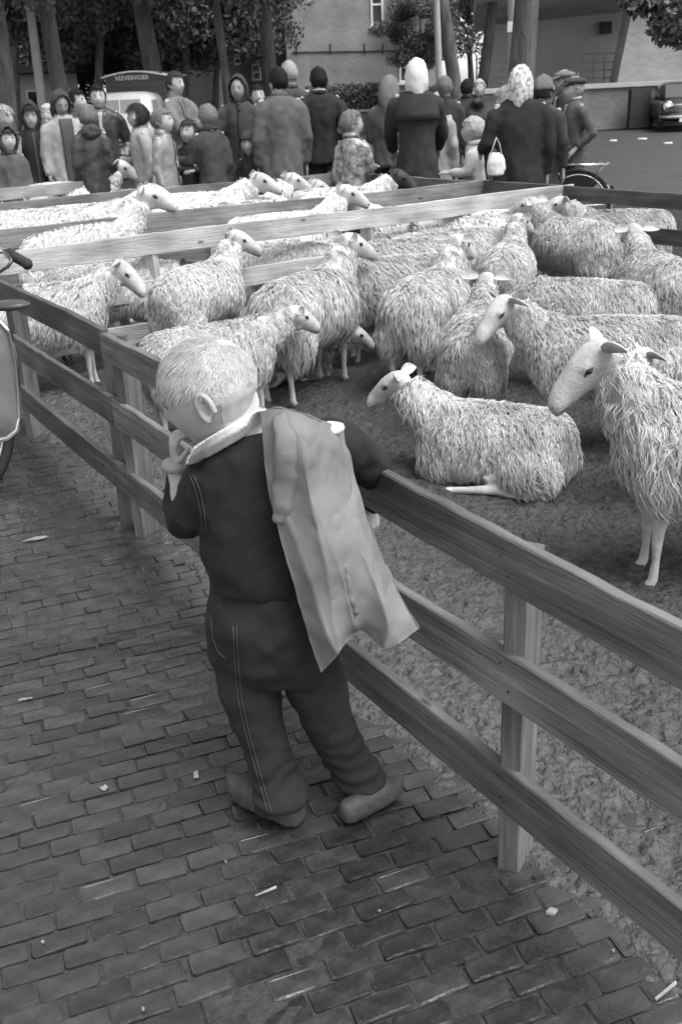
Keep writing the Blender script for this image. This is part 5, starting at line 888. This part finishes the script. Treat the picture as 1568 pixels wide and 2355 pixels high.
def truck():
    g0 = G(300, 352); Y = 30.5; p = PY(304, 300, Y); h = thing('cattle_truck', 'small pale truck with a dark planked cattle box lettered VEEVERVOER', 'truck', (p[0], Y, 0), math.radians(-97))
    # local x = forward (towards the camera), y = left
    def sec(x, w_, z0, z1, n=24, e=.42): return [(x, math.copysign(abs(math.cos(a))**e, math.cos(a))*w_, (z0+z1)/2+math.copysign(abs(math.sin(a))**e, math.sin(a))*(z1-z0)/2) for a in [i*2*math.pi/n for i in range(n)]]
    m = MB(); m.loft([sec(-.9, .80, .45, 1.92), sec(0, .83, .42, 1.95), sec(.55, .83, .40, 1.93), sec(.75, .82, .40, 1.80), sec(.88, .80, .40, 1.45), sec(.98, .78, .40, 1.20), sec(1.02, .72, .45, 1.05)]); m.v = [(x, y, z*.88) for x, y, z in m.v]; obj('cab', m, PAINT, h, True)
    m = MB(); m.add([(.93, -.62, 1.18), (.93, .62, 1.18), (.80, .58, 1.72), (.80, -.58, 1.72), (.90, -.62, 1.18), (.90, .62, 1.18), (.77, .58, 1.72), (.77, -.58, 1.72)], [(0, 1, 2, 3), (7, 6, 5, 4), (0, 4, 5, 1), (1, 5, 6, 2), (2, 6, 7, 3), (3, 7, 4, 0)]); m.v = [(x+.035, y, z*.88) for x, y, z in m.v]; ws = obj('windscreen', m, GLS, h)
    m = MB(); m.tube([(.98, 0, 1.02), (.845, 0, 1.53)], .018, 6); obj('screen_bar', m, PAINT, ws)
    for s_ in (-1, 1):
        m = MB(); m.ball((1.0, s_*.52, .86), (.05, .13, .13), 14, 10); l_ = obj('headlight', m, LAMPG, h, True); m = MB(); m.tube([(1.03, s_*.52+.14*math.cos(a), .86+.14*math.sin(a)) for a in np.linspace(0, 2*math.pi, 21)], .018, 6, cap=False); obj('headlight_rim', m, CHROME, l_, True)
        m = MB(); m.box((.25, s_*.822, 1.3), (.55, .03, .36)); obj('side_window', m, GLS, h)
        for x in (.35, -2.0): wheel(h, (x, s_*.68, .32), .32, .2)
    m = MB(); m.tube([(1.0, -.8, .50), (1.08, -.5, .48), (1.09, 0, .48), (1.08, .5, .48), (1.0, .8, .50)], [(.05, .07)]*5, 8); obj('bumper', m, CHROME, h, True)
    m = MB(); m.box((-1.9, 0, 1.32), (2.3, 1.74, 1.65)); bx = obj('cattle_box', bevel(m.mesh('b'), .03, 2), DARKV, h)
    for k in range(5): m = MB(); m.box((-.735, 0, 1.30+k*.2), (.03, 1.70, .185)); obj('plank', m, DARKV, bx)
    m = MB(); m.loft([[(x, -.95+1.9*t, 2.13+.13*math.sin(math.pi*t)) for t in np.linspace(0, 1, 13)]+[(x, .95-1.9*t, 2.09+.13*math.sin(math.pi*(1-t))) for t in np.linspace(0, 1, 13)] for x in (-3.1, -.66)]); obj('box_roof', m, PAINT, h, True)
    cu = bpy.data.curves.new('txt', 'FONT'); cu.body = 'VEEVERVOER'; cu.size = .17; cu.align_x = 'CENTER'; cu.extrude = .004; to = bpy.data.objects.new('t', cu); TMP.collection.objects.link(to); TMP.view_layers[0].update(); me = bpy.data.meshes.new_from_object(to.evaluated_get(TMP.view_layers[0].depsgraph)); bpy.data.objects.remove(to)
    o = obj('lettering', me, WHITEP, bx); o.rotation_euler = (math.pi/2, 0, math.pi/2); o.location = (-.712, -.05, 2.02)
truck()
def car():
    p = PY(1585, 285, 30.5); h = thing('parked_car', 'dark fifties car with chrome bumper cut off by the right edge', 'car', (p[0]+.35, 30.5+2.2, 0), math.radians(-100))
    def sec(x, w_, z0, z1, n=24, e=.55): return [(x, math.copysign(abs(math.cos(a))**e, math.cos(a))*w_, (z0+z1)/2+math.copysign(abs(math.sin(a))**e, math.sin(a))*(z1-z0)/2) for a in [i*2*math.pi/n for i in range(n)]]
    h.scale = (.88, .88, .88)
    m = MB(); m.loft([sec(-2.1, .7, .4, .8), sec(-1.9, .82, .3, .92), sec(-1, .88, .25, .98), sec(.6, .88, .25, .98), sec(1.4, .86, .27, .96), sec(1.95, .82, .32, .9), sec(2.1, .7, .4, .78)]); obj('body', m, BLACKP, h, True)
    m = MB(); m.loft([sec(-1.5, .5, .9, 1.0), sec(-1.1, .68, .9, 1.42), sec(-.2, .7, .9, 1.5), sec(.4, .68, .9, 1.45), sec(.95, .6, .9, 1.0)]); cb = obj('cabin', m, BLACKP, h, True); m = MB(); m.add([(.93, -.58, 1.0), (.93, .58, 1.0), (.47, .54, 1.40), (.47, -.54, 1.40), (.90, -.58, 1.0), (.90, .58, 1.0), (.44, .54, 1.4), (.44, -.54, 1.4)], [(0, 1, 2, 3), (7, 6, 5, 4), (0, 4, 5, 1), (1, 5, 6, 2), (2, 6, 7, 3), (3, 7, 4, 0)]); m.v = [(x+.03, y, z+.02) for x, y, z in m.v]; obj('windscreen', m, mat('dark_glass', .03, .35, .1, 2), cb)
    for s_ in (-1, 1):
        m = MB(); m.ball((1.98, s_*.62, .78), (.13, .15, .13), 14, 10); l_ = obj('headlight', m, LAMPG, h, True); m = MB(); m.tube([(2.06, s_*.62+.14*math.cos(a), .78+.13*math.sin(a)) for a in np.linspace(0, 2*math.pi, 21)], .02, 6, cap=False); obj('headlight_rim', m, CHROME, l_, True)
        for x in (1.35, -1.3): wheel(h, (x, s_*.74, .32), .32, .19)
    for k in range(4): m = MB(); m.tube([(2.07, -.42, .55+k*.06), (2.13, 0, .55+k*.06), (2.07, .42, .55+k*.06)], .015, 6); obj('grille_bar', m, CHROME, h, True)
    m = MB(); m.tube([(1.98, -.86, .45), (2.18, -.5, .44), (2.22, 0, .44), (2.18, .5, .44), (1.98, .86, .45)], [(.05, .06)]*5, 8); obj('bumper', m, CHROME, h, True); m = MB(); m.box((2.235, 0, .35), (.02, .5, .12)); obj('number_plate', m, WHITEP, h); m = MB(); m.tube([(2.0, 0, .93), (1.5, 0, 1.0), (.98, 0, 1.02)], .025, 6); obj('bonnet_trim', m, CHROME, h, True)
car()
def bike_wheel(h, c, r):
    m = MB(); m.tube([(c[0]+r*math.cos(a), c[1], c[2]+r*math.sin(a)) for a in np.linspace(0, 2*math.pi, 41)], .019, 8, ref=(0, 1, 0), cap=False); t = obj('wheel', m, RUB, h, True); m = MB(); m.tube([(c[0]+(r-.025)*math.cos(a), c[1], c[2]+(r-.025)*math.sin(a)) for a in np.linspace(0, 2*math.pi, 41)], .012, 6, ref=(0, 1, 0), cap=False); obj('rim', m, CHROME, t, True)
    m = MB(); m.tube([(c[0], c[1]-.04, c[2]), (c[0], c[1]+.04, c[2])], .025, 10); obj('hub', m, CHROME, t, True)
    for k in range(18): a = k*2*math.pi/18; m = MB(); m.tube([(c[0], c[1]+(.03 if k % 2 else -.03), c[2]), (c[0]+(r-.02)*math.cos(a), c[1], c[2]+(r-.02)*math.sin(a))], .0022, 4); obj('spoke', m, CHROME, t)
def bicycle():
    rc = PY(1322, 424, 11.0); h = thing('bicycle', 'black bicycle with white mudguard tail and carrier behind the striped coat', 'bicycle', (rc[0]-.1, 11.0, 0), math.radians(172)); r = .335
    bike_wheel(h, (-.12, 0, r), r); bike_wheel(h, (.98, 0, r), r)
    def tb(n, pts, rad, m_=BLACKP): m = MB(); m.tube(pts, rad, 8); return obj(n, m, m_, h, True)
    fr = MB(); bb = (.32, 0, .29)
    for pts in (((-.12, .05, r), bb), ((-.12, .04, r), (.16, 0, .78)), (bb, (.14, 0, .86)), (bb, (.76, 0, .62)), ((.16, 0, .76), (.74, 0, .82)), ((.73, 0, .55), (.76, 0, .98))): fr.tube(pts, .016, 8)
    obj('frame', fr, BLACKP, h, True); tb('fork', [(.75, 0, .6), (.80, 0, .5), (.98, .05, r)], .013); tb('handlebar', [(.55, .27, .98), (.66, .2, 1.04), (.74, .0, 1.02), (.66, -.2, 1.04), (.55, -.27, .98)], .012, CHROME)
    m = MB(); m.ball((.10, 0, .92), (.14, .10, .04), 14, 8); m.tube([(.14, 0, .84), (.11, 0, .92)], .015, 8); obj('saddle', m, RUB, h, True)
    for a0, a1, nm, m_ in ((1.0, 2.55, 'mudguard', BLACKP), (2.57, 3.5, 'mudguard', WHITEP)): tb(nm, [(-.12+(r+.03)*math.cos(a), 0, r+(r+.03)*math.sin(a)) for a in np.linspace(a0, a1, 12)], [(.032, .006)]*12, m_)
    tb('reflector', [(-.12+(r+.045)*math.cos(2.7), 0, r+(r+.045)*math.sin(2.7)), (-.12+(r+.075)*math.cos(2.7), 0, r+(r+.075)*math.sin(2.7))], .025, RUB); tb('reflector', [(-.12+(r+.045)*math.cos(2.95), 0, r+(r+.045)*math.sin(2.95)), (-.12+(r+.075)*math.cos(2.95), 0, r+(r+.075)*math.sin(2.95))], .025, RUB)
    for k in range(4): tb('carrier_bar', [(.08, -.06+.04*k, .75), (-.42, -.06+.04*k, .74)], .006, CHROME)
    for k in range(7): tb('carrier_bar', [(.06-.075*k, -.075, .757), (.02-.075*k, .075, .757)], .005, CHROME)
    tb('carrier_stay', [(-.38, .07, .74), (-.12, .07, r)], .007); tb('carrier_stay', [(-.38, -.07, .74), (-.12, -.07, r)], .007)
    for s_ in (-1, 1): m = MB(); m.add([(-.12+.30*math.cos(a), s_*.055, r+.30*math.sin(a)) for a in np.linspace(.6, 2.3, 10)]+[(-.10, s_*.055, r), (-.10, s_*.059, r)]+[(-.12+.30*math.cos(a), s_*.059, r+.30*math.sin(a)) for a in np.linspace(.6, 2.3, 10)], [tuple(range(11)), tuple(range(11, 22))[::-1]]); obj('coat_guard', m, CL['black'], h)
bicycle()
def moped():
    gp = PY(38, 590, 4.05); bx, by = -1.50, 3.95; h = thing('moped', 'parked moped with chrome-edged leg shield cut off by the left edge', 'moped', (bx, by, 0), 0); L = np.array([bx, by, 0]); q = lambda x, y, Y: PY(x, y, Y)-L
    m = MB(); m.tube([q(20, 582, 4.05), q(62, 606, 4.0)], [.021, .020], 12); m.ball(q(63, 607, 4.0), .023, 10, 8); obj('grip', m, RUB, h, True)
    m = MB(); m.tube([q(24, 584, 4.05), q(5, 575, 4.1), q(-60, 590, 4.25), q(-110, 640, 4.35)], .014, 10); obj('handlebar', m, CHROME, h, True); m = MB(); m.tube([q(12, 578, 4.03), q(28, 600, 3.98), q(20, 612, 3.96), q(-10, 632, 3.97)], [.012, .008, .007, .006], 8); obj('brake_lever', m, BLACKP, h, True)
    m = MB(); m.tube([q(58, 612, 4.02), q(70, 628, 4.02), q(80, 642, 4.02)], [(.012, .004), (.012, .004), (.008, .003)], 8); obj('white_lever', m, WHITEP, h, True)  # white plastic lever below the grip
    # leg shield: curved plate with a chrome rim
    out = [(-120, 700), (-40, 712), (-5, 735), (22, 765), (36, 830), (42, 900), (46, 960), (40, 990), (18, 1008), (-30, 1018), (-120, 1020)]; P = [q(x, y, 3.95+.10*math.sin((y-700)/320*3.1)*.3) for x, y in out]; c = q(-150, 860, 4.05); back_ = np.array([0, .012, 0]); m = MB(); n = len(P); mid = [(p*.5+c*.5)+np.array([0, -.02, 0]) for p in P]
    V = P+mid+[c]+[p+back_ for p in P]+[p+back_ for p in mid]+[c+back_]; k = 2*n+1; F = []
    for i in range(n-1): F += [(i, i+1, n+i+1, n+i), (n+i, n+i+1, 2*n), (k+i, k+n+i, k+n+i+1, k+i+1), (k+n+i, k+2*n, k+n+i+1), (i, k+i, k+i+1, i+1)]
    m.add(V, F); obj('leg_shield', m, mat('moped_paint', .16, .3, .15, 3, coat=.6), h, True); m = MB(); m.tube([p+np.array([0, .004, 0]) for p in P], .011, 8); obj('shield_trim', m, CHROME, h, True)
    m = MB(); m.tube([q(-70, 620, 4.3), q(-90, 800, 4.25), q(-100, 1000, 4.2)], .03, 10); obj('fork', m, BLACKP, h, True); wc = q(-70, 980, 4.15); wc[2] = .27; mm = MB(); d = unit([.35, .94, 0])
    mm.tube([wc+d*.25*math.cos(a)+np.array([0, 0, .25*math.sin(a)]) for a in np.linspace(0, 2*math.pi, 33)], .03, 8, ref=(.94, -.35, 0), cap=False); w_ = obj('wheel', mm, RUB, h, True); mm = MB(); mm.tube([wc+d*.21*math.cos(a)+np.array([0, 0, .21*math.sin(a)]) for a in np.linspace(0, 2*math.pi, 33)], .014, 6, ref=(.94, -.35, 0), cap=False); obj('rim', mm, CHROME, w_, True)
    w2 = wc-d*1.15; mm = MB(); mm.tube([w2+d*.25*math.cos(a)+np.array([0, 0, .25*math.sin(a)]) for a in np.linspace(0, 2*math.pi, 33)], .03, 8, ref=(.94, -.35, 0), cap=False); obj('wheel', mm, RUB, h, True); mm = MB(); mm.tube([wc+np.array([0, 0, .35]), wc-d*.4+np.array([0, 0, .1]), w2+d*.2+np.array([0, 0, .15]), w2], .04, 10); obj('frame', mm, BLACKP, h, True); mm = MB(); mm.ball(w2+d*.35+np.array([0, 0, .52]), (.14, .2, .06), 14, 8); obj('saddle', mm, RUB, h, True)
    mm = MB(); mm.ball(q(22, 702, 4.15), (.09, .06, .022), 14, 8); obj('saddle_nose', mm, mat('dark_shell', .06, .3, .1, 4), h, True)  # flattened dark saddle-like form on the moped
moped()
def cow():
    p = PY(1128, 250, 13.2); h = thing('cow', 'black cow standing behind the little boy in the pale coat', 'cow', (p[0]+.2, 13.2, 0), math.radians(35)); b = MB()
    b.loft([[(x, math.cos(a)*w_, zc+math.sin(a)*hz) for a in [i*2*math.pi/18 for i in range(18)]] for x, w_, zc, hz in ((-.85, .12, 1.2, .12), (-.78, .24, 1.12, .26), (-.5, .30, 1.05, .36), (0, .34, 1.0, .40), (.45, .28, 1.03, .36), (.7, .18, 1.08, .26), (.78, .08, 1.1, .12))]); b.tube([(.6, 0, 1.15), (.9, 0, 1.3), (1.05, 0, 1.36)], [.2, .15, .12], 12); b.tube([(1.0, 0, 1.40), (1.2, 0, 1.28), (1.42, 0, 1.12)], [.12, .10, .07], 12)
    for s_ in (-1, 1): b.tube([(.5, s_*.17, .9), (.5, s_*.17, .45), (.5, s_*.17, .05)], [.11, .06, .05], 10); b.tube([(-.6, s_*.18, .95), (-.58, s_*.18, .65), (-.7, s_*.18, .45), (-.66, s_*.18, .05)], [.16, .10, .06, .05], 10); b.ball((-.68, s_*.2, 1.36), (.1, .06, .06)); b.tube([(1.02, s_*.1, 1.44), (1.0, s_*.26, 1.42)], [.04, .02], 8)
    b.tube([(-.83, 0, 1.28), (-.9, 0, 1.0), (-.88, 0, .6)], [.03, .02, .03], 8); obj('body', remesh(b, .03, 4), mat('black_hide', .008, .6, .3, 10), h)
    for s_ in (-1, 1): m = MB(); m.tube([(1.04, s_*.06, 1.48), (1.06, s_*.14, 1.56), (1.1, s_*.15, 1.64)], [.025, .018, .006], 8); obj('horn', m, HOOF, h, True)
cow()
def shopping_bag():
    t = PY(1141, 318, 8.95); b_ = PY(1141, 404, 8.95); h = thing('shopping_bag', 'soft white shopping bag hanging at the striped coat woman', 'bag', (t[0], 8.95, b_[2])); H_ = PY(1141, 350, 8.95)[2]-b_[2]; m = MB()
    m.loft([[(math.cos(a)*w_, math.sin(a)*d, z*H_) for a in [i*2*math.pi/16 for i in range(16)]] for z, w_, d in ((0, .055, .03), (.04, .07, .045), (.3, .082, .05), (.6, .078, .045), (.85, .062, .03), (1.0, .05, .018))]); obj('pouch', wrinkle(remesh(m, .009, 3), .006, 18, 3), CL['white'], h)
    for s_ in (-1, 1): m = MB(); m.tube([(-.045, s_*.015, .95*H_), (-.02, s_*.012, 1.35*H_), (.0, s_*.008, 1.62*H_), (.025, s_*.012, 1.35*H_), (.045, s_*.015, .95*H_)], [(.010, .003)]*5, 6); obj('handle', m, CL['white'], h, True)
shopping_bag()
# ================================================================== litter on the paving
def scrap(name, label, cat, x, y, pts, v, th=.003, rz=0, group='litter on the paving'):
    p = G(x, y, .002); h = MB(); n = len(pts); r = random.Random(x); V = [(a, b, .003+r.random()*.006) for a, b in pts]; h.add([(a, b, c-th) for a, b, c in V]+V, [tuple(range(n))[::-1], tuple(range(n, 2*n))]+[(i, (i+1) % n, n+(i+1) % n, n+i) for i in range(n)])
    o = obj(name, h, mat('litter_%d' % int(v*100), v, .7, .35, 60, .5, 80)); o.location = p; o.rotation_euler = (0, 0, rz); return tag(o, label, cat, group)
blob = lambda a, b, n=9, s=1: [(a*math.cos(i*2*math.pi/n)*random.uniform(.6, 1.15), b*math.sin(i*2*math.pi/n)*random.uniform(.6, 1.15)) for i in range(n)]
scrap('leaf', 'curled dead leaf lying on the bricks near the left edge', 'leaf', 85, 1241, blob(.05, .018, 11), .2, rz=.35)
scrap('paper_scrap', 'crumpled white paper scrap on the bricks left of the boy', 'paper', 240, 1815, blob(.013, .009), .26)
scrap('paper_tag', 'small white paper tag on the bricks left of the clog', 'paper', 451, 1784, [(-.006, -.011), (.006, -.011), (.006, .011), (-.006, .011)], .28, rz=.2)
scrap('straw', 'pale straw lying on the dark wet bricks below the boy', 'straw', 612, 2054, [(-.025, -.002), (.025, -.0015), (.025, .0015), (-.025, .002)], .24, rz=.5)
scrap('paper_scrap', 'small white scrap at the left edge by a brick joint', 'paper', 60, 1610, [(-.02, -.002), (.02, -.002), (.02, .002), (-.012, .002)], .25, rz=.25)
scrap('stone', 'pale stone chip in the joint right of the post foot', 'stone', 1267, 2098, blob(.016, .008), .22, .006, .3)
scrap('straw', 'pale straw in the lower right corner of the bricks', 'straw', 1530, 2282, [(-.03, -.002), (.03, -.002), (.03, .002), (-.03, .002)], .24, rz=.6)
scrap('dropping', 'dark dropping beside the foot of the right post', 'dropping', 1238, 2018, blob(.017, .008), .03, .008)
scrap('dropping', 'dark dropping under the bottom rail right of the post', 'dropping', 1362, 2052, blob(.013, .008), .03, .008)
for x, y, l in ((330, 2325, 'tiny pale crumb on the bricks near the bottom edge'), (100, 2170, 'tiny pale crumb on the bricks low at the left'), (520, 1985, 'tiny pale crumb on the bricks just left below the clog'), (872, 2098, 'tiny pale crumb on the dark wet bricks before the post'), (178, 1108, 'tiny pale crumb on the bricks beside the left fence'), (1410, 2190, 'tiny pale crumb among the bricks at the lower right')): scrap('crumb', l, 'crumb', x, y, blob(.004, .0035, 7), .2, .003)
for x, y, l in ((1410, 322, 'leftmost white paper scrap on the far square'), (1475, 318, 'middle white paper scrap on the far square before the car'), (1535, 328, 'rightmost white paper scrap on the far square')): scrap('paper_scrap', l, 'paper', x, y, blob(.12, .06, 7), .75, .03)
bpy.data.scenes.remove(TMP)
